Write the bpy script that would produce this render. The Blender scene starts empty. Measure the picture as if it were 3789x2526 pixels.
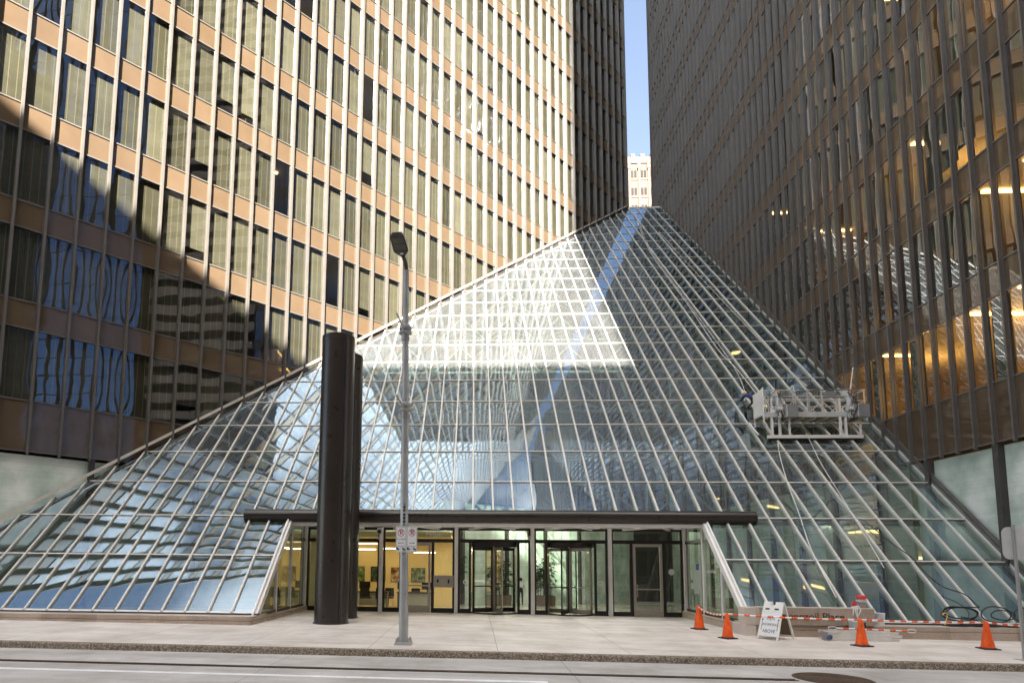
import bpy, math, random
from mathutils import Vector, Matrix
random.seed(7)
R = math.radians
SQ = math.sqrt(.5)
A = 0.762            # rib spacing of the sloped glass
ZB = 0.61            # height of the first purlin line (y = 0)
sc = bpy.context.scene
col = sc.collection

# ------------------------------------------------------------------ helpers
class MB:
    def __init__(s): s.v = []; s.f = []; s.uv = []; s.mi = []
    def face(s, pts, uv=None, mi=0):
        n = len(s.v); s.v += [tuple(p) for p in pts]
        s.f.append(tuple(range(n, n + len(pts)))); s.mi.append(mi)
        s.uv.append(uv or [(0, 0)] * len(pts))
    def solid(s, vs, fs, mi=0):
        n = len(s.v); s.v += [tuple(p) for p in vs]
        for f in fs:
            s.f.append(tuple(n + i for i in f)); s.mi.append(mi); s.uv.append([(0, 0)] * len(f))
    def hexa(s, b, t, mi=0):          # bottom quad (ccw from above), top quad
        s.solid(list(b) + list(t), [(3, 2, 1, 0), (4, 5, 6, 7), (0, 1, 5, 4), (1, 2, 6, 5), (2, 3, 7, 6), (3, 0, 4, 7)], mi)
    def box(s, x0, x1, y0, y1, z0, z1, mi=0):
        s.hexa([(x0, y0, z0), (x1, y0, z0), (x1, y1, z0), (x0, y1, z0)], [(x0, y0, z1), (x1, y0, z1), (x1, y1, z1), (x0, y1, z1)], mi)
    def bar(s, p, q, w, h, up=(0, 0, 1), mi=0):     # w across, h along up
        p = Vector(p); q = Vector(q); d = (q - p).normalized(); u = Vector(up); u = (u - d * u.dot(d)).normalized(); r = d.cross(u)
        o = lambda c, a, b: c + r * a * w / 2 + u * b * h / 2
        s.hexa([o(p, -1, -1), o(p, 1, -1), o(q, 1, -1), o(q, -1, -1)], [o(p, -1, 1), o(p, 1, 1), o(q, 1, 1), o(q, -1, 1)], mi)
    def tube(s, p, q, r0, r1=None, n=8, caps=True, mi=0):
        s.path([p, q], [r0, r0 if r1 is None else r1], n, caps, mi)
    def path(s, pts, r, n=6, caps=True, mi=0):
        pts = [Vector(p) for p in pts]; k = len(pts); b = len(s.v); prev = None
        if not isinstance(r, (list, tuple)): r = [r] * k
        for i, p in enumerate(pts):
            d = (pts[min(i + 1, k - 1)] - pts[max(i - 1, 0)])
            d = d.normalized() if d.length > 1e-9 else Vector((0, 0, 1))
            if prev is None:
                a = Vector((0, 0, 1)) if abs(d.z) < .9 else Vector((1, 0, 0))
            else: a = prev
            u = (a - d * a.dot(d)).normalized(); prev = u; w = d.cross(u)
            for j in range(n):
                t = 2 * math.pi * j / n
                s.v.append(tuple(p + (u * math.cos(t) + w * math.sin(t)) * r[i]))
        def add(f): s.f.append(f); s.mi.append(mi); s.uv.append([(0, 0)] * len(f))
        for i in range(k - 1):
            for j in range(n):
                j2 = (j + 1) % n
                add((b + i * n + j, b + i * n + j2, b + (i + 1) * n + j2, b + (i + 1) * n + j))
        if caps:
            add(tuple(b + j for j in reversed(range(n)))); add(tuple(b + (k - 1) * n + j for j in range(n)))
    def lathe(s, c, prof, n=32, mi=0):       # prof [(r,z)] about a vertical axis at c
        b = len(s.v); k = len(prof)
        for r, z in prof:
            for j in range(n):
                t = 2 * math.pi * j / n
                s.v.append((c[0] + r * math.cos(t), c[1] + r * math.sin(t), c[2] + z))
        for i in range(k - 1):
            for j in range(n):
                j2 = (j + 1) % n; f = (b + i * n + j, b + i * n + j2, b + (i + 1) * n + j2, b + (i + 1) * n + j)
                s.f.append(f); s.mi.append(mi); s.uv.append([(0, 0)] * 4)
    def build(s, name, mat, parent=None, smooth=False, bevel=0):
        me = bpy.data.meshes.new(name); me.from_pydata(s.v, [], s.f)
        for m in (mat if isinstance(mat, (list, tuple)) else [mat]): me.materials.append(m)
        uvl = me.uv_layers.new(name='UVMap'); flat = []
        for u in s.uv:
            for a in u: flat += [a[0], a[1]]
        uvl.data.foreach_set('uv', flat)
        me.polygons.foreach_set('material_index', s.mi)
        if smooth: me.polygons.foreach_set('use_smooth', [True] * len(me.polygons))
        me.update()
        o = bpy.data.objects.new(name, me); col.objects.link(o)
        if parent is not None: o.parent = parent; o.matrix_parent_inverse = inv(parent)
        if smooth:
            me.set_sharp_from_angle(angle=R(40))
        if bevel:
            b = o.modifiers.new('bevel', 'BEVEL'); b.width = bevel; b.segments = 2; b.limit_method = 'ANGLE'
        return o
def inv(p): return (Matrix.Translation(p.location) @ p.rotation_euler.to_matrix().to_4x4()).inverted() if p.type == 'EMPTY' else Matrix.Translation(p.location).inverted()
def tag(o, label=None, cat=None, group=None, kind=None):
    if label: o['label'] = label
    if cat: o['category'] = cat
    if group: o['group'] = group
    if kind: o['kind'] = kind
    return o
def thing(name, label, cat, loc=(0, 0, 0), group=None):
    o = bpy.data.objects.new(name, None); col.objects.link(o); o.location = loc; o.empty_display_size = .2
    return tag(o, label, cat, group)
def struct(mb, name, mat, **k): return tag(mb.build(name, mat, **k), kind='structure')
def text_obj(txt, size, mat, name, parent, loc, rot=(R(90), 0, 0), extrude=.002, align='CENTER', sx=1.0):
    cu = bpy.data.curves.new(name, 'FONT'); cu.body = txt; cu.size = size; cu.extrude = extrude; cu.align_x = align; cu.align_y = 'CENTER'
    cu.resolution_u = 3
    t = bpy.data.objects.new(name, cu); col.objects.link(t)
    dg = bpy.context.evaluated_depsgraph_get(); me = bpy.data.meshes.new_from_object(t.evaluated_get(dg))
    bpy.data.objects.remove(t)
    me.materials.clear(); me.materials.append(mat)
    o = bpy.data.objects.new(name, me); col.objects.link(o)
    o.location = loc; o.rotation_euler = rot; o.scale = (sx, 1, 1)
    if parent is not None: o.parent = parent; o.matrix_parent_inverse = inv(parent)
    return o
def gz(x, y): return -0.005 * (x - 14) + 0.015 * (min(y, -1.05) + 1.05)
def fz(x, y): return gz(x, -1.05) - max(0, y - 6) * .045           # lobby floor, a gentle ramp

# ------------------------------------------------------------------ camera
CAM = (20.62688, -19.04268, 1.899)
def camrot(rx, ry, rz):
    c, s = math.cos, math.sin
    Rx = Matrix(((1, 0, 0), (0, c(rx), -s(rx)), (0, s(rx), c(rx)))); Ry = Matrix(((c(ry), 0, s(ry)), (0, 1, 0), (-s(ry), 0, c(ry))))
    Rz = Matrix(((c(rz), -s(rz), 0), (s(rz), c(rz), 0), (0, 0, 1)))
    return Rz @ Rx @ Ry
CR = camrot(.1025, -.0099, .0560)
FOC = 2197.857
def pj(p):      # where a world point lands in the photograph; only used to find which repeats show largest
    d = (Vector(p) - Vector(CAM)) @ CR
    if d.y < .1: return None
    return (1632.26 + FOC * d.x / d.y, 1860.3 - FOC * d.z / d.y)
def area_in_view(quad):
    q = [pj(p) for p in quad]
    if any(a is None for a in q): return 0
    cx = sum(a[0] for a in q) / len(q); cy = sum(a[1] for a in q) / len(q)
    if not (-60 < cx < 3850 and -60 < cy < 2580): return 0
    return abs(sum(q[i][0] * q[(i + 1) % len(q)][1] - q[(i + 1) % len(q)][0] * q[i][1] for i in range(len(q)))) / 2
cd = bpy.data.cameras.new('Camera'); cam = bpy.data.objects.new('Camera', cd); col.objects.link(cam)
X, Y, Z = CR.col[0], CR.col[2], -CR.col[1]
M4 = Matrix.Identity(4)
for r in range(3):
    M4[r][0] = CR[r][0]; M4[r][1] = CR[r][2]; M4[r][2] = -CR[r][1]; M4[r][3] = CAM[r]
cam.matrix_world = M4
cd.sensor_width = 36; cd.lens = FOC / 3789 * 36; cd.shift_x = 262.24 / 3789; cd.shift_y = 597.3 / 3789
cd.clip_start = .1; cd.clip_end = 3000
sc.camera = cam

# ------------------------------------------------------------------ light
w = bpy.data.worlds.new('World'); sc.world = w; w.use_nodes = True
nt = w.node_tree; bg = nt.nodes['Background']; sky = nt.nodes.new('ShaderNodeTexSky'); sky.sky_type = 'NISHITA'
sky.sun_disc = False; sky.sun_elevation = R(38); sky.sun_rotation = R(180); sky.air_density = 1.0; sky.dust_density = .2; sky.ozone_density = 1.2
hs_ = nt.nodes.new('ShaderNodeHueSaturation'); hs_.inputs['Saturation'].default_value = .78
nt.links.new(sky.outputs[0], hs_.inputs['Color'])
# broken bright clouds, added over the street side to fill the shade; blue beyond
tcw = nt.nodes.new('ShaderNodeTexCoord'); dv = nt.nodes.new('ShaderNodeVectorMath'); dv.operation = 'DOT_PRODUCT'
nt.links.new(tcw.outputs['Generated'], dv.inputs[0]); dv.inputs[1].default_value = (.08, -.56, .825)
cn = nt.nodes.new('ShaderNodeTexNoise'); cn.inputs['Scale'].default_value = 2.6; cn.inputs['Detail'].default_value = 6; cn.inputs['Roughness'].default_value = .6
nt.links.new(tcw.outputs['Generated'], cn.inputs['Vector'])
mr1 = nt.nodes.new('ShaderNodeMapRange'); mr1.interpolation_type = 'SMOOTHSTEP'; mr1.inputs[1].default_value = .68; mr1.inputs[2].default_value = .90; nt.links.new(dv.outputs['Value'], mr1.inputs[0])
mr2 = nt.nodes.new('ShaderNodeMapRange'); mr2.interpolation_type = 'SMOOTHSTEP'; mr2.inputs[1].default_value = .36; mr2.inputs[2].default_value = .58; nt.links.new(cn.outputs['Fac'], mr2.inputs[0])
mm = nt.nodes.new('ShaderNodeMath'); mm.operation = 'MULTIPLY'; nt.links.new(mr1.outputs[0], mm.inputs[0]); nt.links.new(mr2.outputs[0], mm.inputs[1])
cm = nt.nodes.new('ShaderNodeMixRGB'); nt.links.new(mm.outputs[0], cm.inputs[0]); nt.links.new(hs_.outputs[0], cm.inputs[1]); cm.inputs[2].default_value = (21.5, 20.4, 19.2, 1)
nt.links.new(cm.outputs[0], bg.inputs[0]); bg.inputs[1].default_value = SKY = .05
ld = bpy.data.lights.new('Sun', 'SUN'); ld.energy = 5.0; ld.angle = R(.5); ld.color = (1, .92, .81)
sun = bpy.data.objects.new('Sun', ld); col.objects.link(sun); sun.rotation_euler = (R(52), 0, 0); sun.location = (0, -60, 80)
sc.view_settings.view_transform = 'Standard'; sc.view_settings.look = 'None'; sc.view_settings.gamma = 1; sc.view_settings.exposure = 3.0
sc.render.engine = 'CYCLES'; cy = sc.cycles
cy.max_bounces = 12; cy.diffuse_bounces = 4; cy.glossy_bounces = 5; cy.transmission_bounces = 4; cy.transparent_max_bounces = 24
cy.caustics_reflective = False; cy.caustics_refractive = False; cy.sample_clamp_indirect = 6; cy.use_denoising = True

# ------------------------------------------------------------------ materials
def nm(name):
    m = bpy.data.materials.new(name); m.use_nodes = True; t = m.node_tree; t.nodes.clear()
    return m, t, t.nodes.new('ShaderNodeOutputMaterial')
def N(t, typ, **k):
    n = t.nodes.new('ShaderNode' + typ)
    for a, b in k.items():
        if a.startswith('i_'):
            key = a[2:]
            n.inputs[int(key) if key.isdigit() else key.replace('_', ' ')].default_value = b
        else: setattr(n, a, b)
    return n
def L(t, a, b): t.links.new(a, b)
def math_(t, op, a, b=None):
    n = N(t, 'Math', operation=op)
    for i, x in enumerate((a, b)):
        if x is None: continue
        if hasattr(x, 'links'): L(t, x, n.inputs[i])
        else: n.inputs[i].default_value = x
    return n.outputs[0]
def c4(c): return (c[0], c[1], c[2], 1)
def ramp(t, fac, stops):
    r = N(t, 'ValToRGB'); e = r.color_ramp.elements
    e[0].position, e[0].color = stops[0][0], c4(stops[0][1]); e[1].position, e[1].color = stops[-1][0], c4(stops[-1][1])
    for p, c in stops[1:-1]:
        q = e.new(p); q.color = c4(c)
    L(t, fac, r.inputs[0]); return r.outputs[0]
def noise(t, scale, detail=3, vec=None, rough=.55):
    n = N(t, 'TexNoise', i_Scale=scale, i_Detail=detail, i_Roughness=rough)
    if vec is None: vec = N(t, 'NewGeometry').outputs['Position']
    L(t, vec, n.inputs['Vector']); return n.outputs['Fac']
def mapped(t, scale=(1, 1, 1), src=None):
    m = N(t, 'Mapping'); m.inputs['Scale'].default_value = scale
    L(t, src or N(t, 'NewGeometry').outputs['Position'], m.inputs['Vector']); return m.outputs[0]
def plain(name, c, rough=.5, metal=0, spec=.5, var=.12, vs=3.0, bump=0, bs=40, coat=0, emit=None):
    m, t, out = nm(name); b = N(t, 'BsdfPrincipled')
    lo = [x * (1 - var) for x in c]; hi = [min(1, x * (1 + var)) for x in c]
    f = noise(t, vs, 4)
    L(t, ramp(t, f, [(.3, lo), (.7, hi)]), b.inputs['Base Color'])
    b.inputs['Metallic'].default_value = metal; b.inputs['Specular IOR Level'].default_value = spec
    rr = N(t, 'MapRange', i_3=max(.02, rough - .08), i_4=min(1, rough + .08)); L(t, noise(t, vs * 2.3, 3), rr.inputs[0]); L(t, rr.outputs[0], b.inputs['Roughness'])
    if coat: b.inputs['Coat Weight'].default_value = coat; b.inputs['Coat Roughness'].default_value = .12
    if bump:
        bn = N(t, 'Bump', i_Strength=bump, i_Distance=.01); L(t, noise(t, bs, 3), bn.inputs['Height']); L(t, bn.outputs[0], b.inputs['Normal'])
    if emit: b.inputs['Emission Color'].default_value = c4(emit[0]); b.inputs['Emission Strength'].default_value = emit[1]
    L(t, b.outputs[0], out.inputs[0]); return m
def rnd_id(t):
    g = N(t, 'NewGeometry').outputs['Random Per Island']; o = N(t, 'ObjectInfo').outputs['Random']
    return math_(t, 'FRACT', math_(t, 'ADD', g, math_(t, 'MULTIPLY', o, 7.31)))
def pane_bump(t, pillow, wav, wscale):
    uv = N(t, 'TexCoord').outputs['UV']; sx = N(t, 'SeparateXYZ'); L(t, uv, sx.inputs[0])
    q = lambda o: math_(t, 'MULTIPLY', o, math_(t, 'SUBTRACT', 1.0, o))
    p = math_(t, 'MULTIPLY', q(sx.outputs[0]), q(sx.outputs[1]))
    r = rnd_id(t)
    k = math_(t, 'MULTIPLY', math_(t, 'SUBTRACT', math_(t, 'MULTIPLY', r, 2.0), .55), pillow * 16)
    tilt = math_(t, 'ADD', math_(t, 'MULTIPLY', sx.outputs[0], math_(t, 'MULTIPLY', math_(t, 'SUBTRACT', r, .5), pillow * 2.4)),
                 math_(t, 'MULTIPLY', sx.outputs[1], math_(t, 'MULTIPLY', math_(t, 'SUBTRACT', math_(t, 'FRACT', math_(t, 'MULTIPLY', r, 13.7)), .5), pillow * 2.4)))
    g = N(t, 'NewGeometry').outputs['Position']
    off = N(t, 'VectorMath', operation='ADD'); L(t, g, off.inputs[0])
    cb = N(t, 'CombineXYZ'); L(t, math_(t, 'MULTIPLY', r, 37.0), cb.inputs[0]); L(t, cb.outputs[0], off.inputs[1])
    wv = math_(t, 'MULTIPLY', noise(t, wscale, 1.5, off.outputs[0], .4), wav)
    h = math_(t, 'ADD', math_(t, 'ADD', math_(t, 'MULTIPLY', p, k), tilt), wv)
    b = N(t, 'Bump', i_Strength=1.0, i_Distance=1.0); L(t, h, b.inputs['Height'])
    return b.outputs[0], r
def glass(name, tint, refl, r0, pillow=.004, wav=.006, wscale=.9, dust=0.0, dustc=(.79, .80, .79), rough=0.0, pw=2.3):
    m, t, out = nm(name)
    nrm, r = pane_bump(t, pillow, wav, wscale)
    g_ = N(t, 'NewGeometry'); dt = N(t, 'VectorMath', operation='DOT_PRODUCT'); L(t, g_.outputs['Incoming'], dt.inputs[0]); L(t, g_.outputs['Normal'], dt.inputs[1])
    cs = math_(t, 'SUBTRACT', 1.0, math_(t, 'ABSOLUTE', dt.outputs['Value']))
    fac = math_(t, 'ADD', r0, math_(t, 'MULTIPLY', math_(t, 'POWER', cs, pw), .95 - r0))
    gl = N(t, 'BsdfGlossy', i_Roughness=rough); gl.inputs['Color'].default_value = c4(refl); L(t, nrm, gl.inputs['Normal'])
    tr = N(t, 'BsdfTransparent')
    L(t, ramp(t, r, [(0, [x * .85 for x in tint]), (1, [min(1, x * 1.12) for x in tint])]), tr.inputs[0])
    under = tr.outputs[0]
    if dust:
        df = N(t, 'BsdfDiffuse'); df.inputs['Color'].default_value = c4(dustc)
        d1 = noise(t, 1.0, 5, mapped(t, (.7, .35, .35))); d2 = noise(t, 1.0, 4, mapped(t, (9, .5, .5)))
        f = math_(t, 'MULTIPLY', math_(t, 'ADD', math_(t, 'MULTIPLY', d1, .9), math_(t, 'MULTIPLY', d2, .6)), dust * 1.4)
        sxp = N(t, 'SeparateXYZ'); L(t, g_.outputs['Position'], sxp.inputs[0])      # panes the window cleaners have already washed
        done = math_(t, 'MULTIPLY', math_(t, 'GREATER_THAN', sxp.outputs[0], 43 * A), math_(t, 'GREATER_THAN', sxp.outputs[2], 8.4))
        f = math_(t, 'MULTIPLY', f, math_(t, 'SUBTRACT', 1.0, math_(t, 'MULTIPLY', done, .95)))
        lowc = N(t, 'MapRange', i_1=3.0, i_2=10.0, i_3=.35, i_4=1.0); L(t, sxp.outputs[2], lowc.inputs[0]); f = math_(t, 'MULTIPLY', f, lowc.outputs[0])   # the lower panes are washed more often
        mx = N(t, 'MixShader'); L(t, f, mx.inputs[0]); L(t, under, mx.inputs[1]); L(t, df.outputs[0], mx.inputs[2]); under = mx.outputs[0]
    m2 = N(t, 'MixShader'); L(t, fac, m2.inputs[0]); L(t, under, m2.inputs[1]); L(t, gl.outputs[0], m2.inputs[2])
    L(t, m2.outputs[0], out.inputs[0]); return m

m_roofglass = glass('atrium_glass', (.31, .38, .34), (.68, .86, 1), .18, .0024, .0030, .75, dust=.088)
m_window = glass('bronze_glass', (.60, .59, .52), (.82, .89, 1), .15, .0024, .0034, .8, pw=3.3)
m_shop = glass('storefront_glass', (.78, .82, .76), (.9, .95, .95), .06, .0008, .001, .6)
def spandrel_mat():
    m, t, out = nm('bronze_spandrel'); b = N(t, 'BsdfPrincipled')
    nrm, r = pane_bump(t, .004, .008, 1.1)
    f = math_(t, 'ADD', math_(t, 'MULTIPLY', noise(t, .9, 5), .75), math_(t, 'MULTIPLY', r, .25))
    L(t, ramp(t, f, [(.25, (.100, .068, .041)), (.55, (.115, .080, .050)), (.8, (.132, .094, .061))]), b.inputs['Base Color'])
    b.inputs['Roughness'].default_value = .05; b.inputs['IOR'].default_value = 1.65; L(t, nrm, b.inputs['Normal'])
    L(t, b.outputs[0], out.inputs[0]); return m
m_spandrel = spandrel_mat()
def blind_mat():
    m, t, out = nm('vertical_blind'); b = N(t, 'BsdfPrincipled', i_Roughness=.9)
    uv = N(t, 'TexCoord').outputs['UV']; sx = N(t, 'SeparateXYZ'); L(t, uv, sx.inputs[0])
    r = rnd_id(t)
    a = math_(t, 'FRACT', math_(t, 'ADD', math_(t, 'MULTIPLY', sx.outputs[0], 3.6), r))
    line = math_(t, 'LESS_THAN', a, .10)
    base = ramp(t, r, [(0, (.13, .13, .10)), (.35, (.19, .19, .155)), (.75, (.24, .24, .20)), (1, (.33, .33, .285))])
    n2 = N(t, 'MixRGB', blend_type='MULTIPLY', i_Fac=.55); L(t, base, n2.inputs[1])
    L(t, ramp(t, noise(t, 1, 3, mapped(t, (.6, .6, 1.6))), [(.3, (.55, .55, .55)), (.65, (1, 1, 1))]), n2.inputs[2])
    mx = N(t, 'MixRGB'); L(t, math_(t, 'MULTIPLY', line, .8), mx.inputs[0]); L(t, n2.outputs[0], mx.inputs[1]); mx.inputs[2].default_value = (.38, .37, .30, 1)
    L(t, mx.outputs[0], b.inputs['Base Color']); L(t, b.outputs[0], out.inputs[0]); return m
m_blind = blind_mat()
m_mull = plain('bronze_anodised', (.135, .124, .112), .36, .15, .35, .08, 1.5)
m_mull_dark = plain('dark_bronze_cap', (.06, .052, .048), .35, .2, .5, .1, 1.5)
m_rib = plain('silver_aluminium', (.72, .68, .62), .36, .15, .5, .08, 2)
m_white = plain('white_paint', (.82, .80, .77), .45, 0, .4, .05, 2)
m_truss = plain('truss_white', (.62, .61, .57), .5, 0, .4, .06, 1)
m_bronze = plain('bronze_paint', (.030, .023, .018), .30, .0, .42, .12, 1.2, coat=.06)
m_frame = plain('dark_frame', (.018, .014, .012), .35, 0, .5, .1, 2)
m_silver = plain('clear_anodised', (.46, .42, .36), .35, .5, .5, .07, 3)
m_slab = plain('office_interior', (.30, .23, .14), .85, 0, .2, .15, .4)
m_ceil = plain('office_ceiling', (.45, .40, .31), .85, 0, .2, .05, .4)
def emitter(name, c, s):
    m, t, out = nm(name); e = N(t, 'Emission', i_Strength=s); e.inputs[0].default_value = c4(c); L(t, e.outputs[0], out.inputs[0]); return m
m_strip = emitter('warm_strip_light', (1, .62, .22), 1.6)
m_strip2 = emitter('lobby_strip_light', (1, .80, .50), 1.6)
m_spot = emitter('downlight_glow', (1, .75, .35), 1.2)
def green_glass():
    m, t, out = nm('pale_green_glass'); b = N(t, 'BsdfPrincipled', i_Roughness=.18)
    z = mapped(t, (.02, .02, 9)); s = noise(t, 1, 3, z)
    f = math_(t, 'ADD', math_(t, 'MULTIPLY', noise(t, .8, 4), .8), math_(t, 'MULTIPLY', s, .2))
    L(t, ramp(t, f, [(.34, (.42, .52, .44)), (.5, (.64, .73, .65)), (.62, (.84, .89, .84))]), b.inputs['Base Color'])  # pale blotches put soft patches of light into the panel colour
    L(t, b.outputs[0], out.inputs[0]); return m
m_green = green_glass()
def ground_mat(name, c, c2, jx, jy, jw, speck, ox=0, oy=0, rough=.7, bump=.15, stain=.25):
    m, t, out = nm(name); b = N(t, 'BsdfPrincipled', i_Roughness=rough)
    p = N(t, 'NewGeometry').outputs['Position']; sx = N(t, 'SeparateXYZ'); L(t, p, sx.inputs[0])
    big = noise(t, .55, 5); fine = noise(t, speck, 2)
    f = math_(t, 'ADD', math_(t, 'MULTIPLY', big, .55), math_(t, 'MULTIPLY', fine, .45))
    base = ramp(t, f, [(.32, c2), (.66, c)])
    st = N(t, 'MixRGB', blend_type='MULTIPLY', i_Fac=stain); L(t, base, st.inputs[1])
    L(t, ramp(t, noise(t, 1.0, 6, mapped(t, (.35, 1.7, 1))), [(.38, (.5, .46, .42)), (.6, (1, 1, 1))]), st.inputs[2])
    sp_ = N(t, 'TexVoronoi', i_Scale=1.7); L(t, p, sp_.inputs['Vector']); sm = N(t, 'MapRange', interpolation_type='SMOOTHSTEP', i_1=.03, i_2=.05, i_3=.55, i_4=1.0); L(t, sp_.outputs['Distance'], sm.inputs[0])
    bl = ramp(t, noise(t, .9, 7, None, .7), [(.36, (.70, .67, .63)), (.55, (1, 1, 1))])
    g1 = N(t, 'MixRGB', blend_type='MULTIPLY', i_Fac=.6); L(t, st.outputs[0], g1.inputs[1]); L(t, bl, g1.inputs[2])
    g2 = N(t, 'MixRGB', blend_type='MULTIPLY', i_Fac=1.0); L(t, g1.outputs[0], g2.inputs[1]); L(t, sm.outputs[0], g2.inputs[2])
    cur = g2.outputs[0]
    def jm(o, per, off):
        a = math_(t, 'FRACT', math_(t, 'DIVIDE', math_(t, 'ADD', o, off + 1000 * per), per))
        return math_(t, 'LESS_THAN', a, jw / per)
    js = None
    if jx: js = jm(sx.outputs[0], jx, ox)
    if jy:
        k = jm(sx.outputs[1], jy, oy); js = k if js is None else math_(t, 'MAXIMUM', js, k)
    if js is not None:
        mx = N(t, 'MixRGB'); L(t, math_(t, 'MULTIPLY', js, .75), mx.inputs[0]); L(t, cur, mx.inputs[1]); mx.inputs[2].default_value = (.10, .085, .07, 1); cur = mx.outputs[0]
    L(t, cur, b.inputs['Base Color'])
    bn = N(t, 'Bump', i_Strength=bump, i_Distance=.004); L(t, fine, bn.inputs['Height']); L(t, bn.outputs[0], b.inputs['Normal'])
    L(t, b.outputs[0], out.inputs[0]); return m
m_walk = ground_mat('sidewalk_concrete', (.80, .75, .70), (.60, .555, .51), 3.048, 1.9, .014, 55, .15, .35, .55, .12, .30)
m_road = ground_mat('road_concrete', (.62, .60, .58), (.42, .405, .39), 6.2, 0, .014, 70, 2.2, 0, .8, .4, .4)
m_lobby = ground_mat('lobby_stone', (.62, .58, .50), (.52, .48, .41), 1.2, 1.2, .008, 60, 0, 0, .18, .02, .1)
def kerb_mat():
    m, t, out = nm('exposed_aggregate'); b = N(t, 'BsdfPrincipled', i_Roughness=.85)
    v = N(t, 'TexVoronoi', i_Scale=42.0); L(t, N(t, 'NewGeometry').outputs['Position'], v.inputs['Vector'])
    sx = N(t, 'SeparateColor'); L(t, v.outputs['Color'], sx.inputs[0])
    L(t, ramp(t, sx.outputs[0], [(.1, (.10, .075, .05)), (.5, (.20, .155, .11)), (.9, (.36, .30, .23))]), b.inputs['Base Color'])
    bn = N(t, 'Bump', i_Strength=.8, i_Distance=.012, invert=True); L(t, v.outputs['Distance'], bn.inputs['Height']); L(t, bn.outputs[0], b.inputs['Normal'])
    L(t, b.outputs[0], out.inputs[0]); return m
m_kerb = kerb_mat()
def granite(name, a, b_, jx):
    m, t, out = nm(name); b = N(t, 'BsdfPrincipled', i_Roughness=.45)
    p = N(t, 'NewGeometry').outputs['Position']; sx = N(t, 'SeparateXYZ'); L(t, p, sx.inputs[0])
    f = math_(t, 'ADD', math_(t, 'MULTIPLY', noise(t, 90, 2), .6), math_(t, 'MULTIPLY', noise(t, 1.3, 4), .4))
    c = ramp(t, f, [(.38, a), (.62, b_)])
    wn = N(t, 'TexWhiteNoise', noise_dimensions='1D'); L(t, math_(t, 'FLOOR', math_(t, 'DIVIDE', sx.outputs[0], jx)), wn.inputs['W'])
    mu = N(t, 'MixRGB', blend_type='MULTIPLY', i_Fac=1.0); L(t, c, mu.inputs[1]); L(t, ramp(t, wn.outputs[0], [(0, (.78, .76, .74)), (1, (1, 1, 1))]), mu.inputs[2])
    j = math_(t, 'LESS_THAN', math_(t, 'FRACT', math_(t, 'DIVIDE', math_(t, 'ADD', sx.outputs[0], 100), jx)), .01 / jx)
    mx = N(t, 'MixRGB'); L(t, math_(t, 'MULTIPLY', j, .6), mx.inputs[0]); L(t, mu.outputs[0], mx.inputs[1]); mx.inputs[2].default_value = (.5, .44, .38, 1)
    L(t, mx.outputs[0], b.inputs['Base Color']); L(t, b.outputs[0], out.inputs[0]); return m
m_granite = granite('pink_granite', (.33, .245, .19), (.60, .49, .40), 1.8)
m_cap = granite('granite_cap', (.52, .44, .38), (.68, .60, .53), 1.8)
m_orange = plain('orange_plastic', (.80, .105, .012), .45, 0, .4, .22, 7)
m_black = plain('black_rubber', (.022, .016, .013), .6, 0, .4, .15, 8)
m_ropewhite = plain('white_plastic', (.80, .78, .75), .45, 0, .4, .05, 8)
m_signwhite = plain('sign_white', (.78, .79, .79), .35, 0, .4, .04, 5)
m_red = plain('sign_red', (.55, .025, .03), .45, 0, .4, .05, 5)
m_ink = plain('sign_black', (.012, .012, .014), .5, 0, .4, .05, 5)
m_galv = plain('galvanised_steel', (.42, .42, .41), .42, .45, .5, .15, 2.5)
m_lampgrey = plain('dark_grey_casting', (.05, .046, .042), .4, .1, .5, .1, 6)
m_lens = plain('lamp_lens', (.16, .15, .13), .3, .3, .5, .5, 60)
m_alu = plain('mill_aluminium', (.70, .67, .62), .38, .25, .5, .12, 4)
m_greybox = plain('grey_cabinet', (.26, .275, .28), .45, .1, .5, .08, 3)
m_ltgrey = plain('light_grey_paint', (.56, .57, .57), .5, .1, .5, .1, 3)
m_amesh = plain('white_panel', (.82, .81, .76), .55, 0, .4, .06, 3)
m_blue = plain('navy_shirt', (.035, .045, .13), .85, 0, .2, .2, 9)
m_skin = plain('skin', (.45, .24, .16), .55, 0, .4, .08, 9)
m_denim = plain('dark_trousers', (.018, .018, .022), .85, 0, .2, .2, 9)
m_shirt = plain('white_shirt', (.70, .70, .70), .8, 0, .2, .05, 9)
m_hair = plain('dark_hair', (.02, .013, .009), .6, 0, .4, .2, 20)
m_helmet = plain('helmet', (.70, .66, .58), .35, 0, .5, .05, 9)
m_leaf = plain('palm_leaf', (.035, .06, .015), .5, 0, .4, .4, 3)
m_stem = plain('palm_stem', (.06, .05, .02), .6, 0, .4, .2, 3)
m_planter = plain('brown_planter', (.17, .115, .085), .6, 0, .4, .15, 12)
m_yellow = plain('warm_wall', (.80, .62, .30), .7, 0, .3, .04, .5)
m_desk = plain('white_laminate', (.6, .6, .58), .4, 0, .4, .05, 3)
m_bucket = plain('bucket_white', (.72, .72, .74), .4, 0, .4, .06, 6)
m_redcan = plain('red_plastic', (.62, .03, .03), .4, 0, .5, .06, 6)
m_iron = plain('cast_iron', (.075, .045, .028), .65, .3, .5, .25, 14, bump=.5, bs=30)
m_paint = plain('lane_paint', (.80, .81, .82), .6, 0, .4, .12, 7)
m_brass = plain('yellow_plastic', (.75, .42, .03), .5, 0, .4, .05, 5)
m_pinkstone = plain('pink_stone', (.150, .103, .080), .8, 0, .3, .06, .3)
m_darkwin = plain('far_window', (.012, .013, .014), .5, 0, .1, .2, .5)
def decal(name, c):
    return plain(name, c, .6, 0, .3, .03, 3)
m_vinyl = decal('white_vinyl', (.8, .8, .78))

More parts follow.
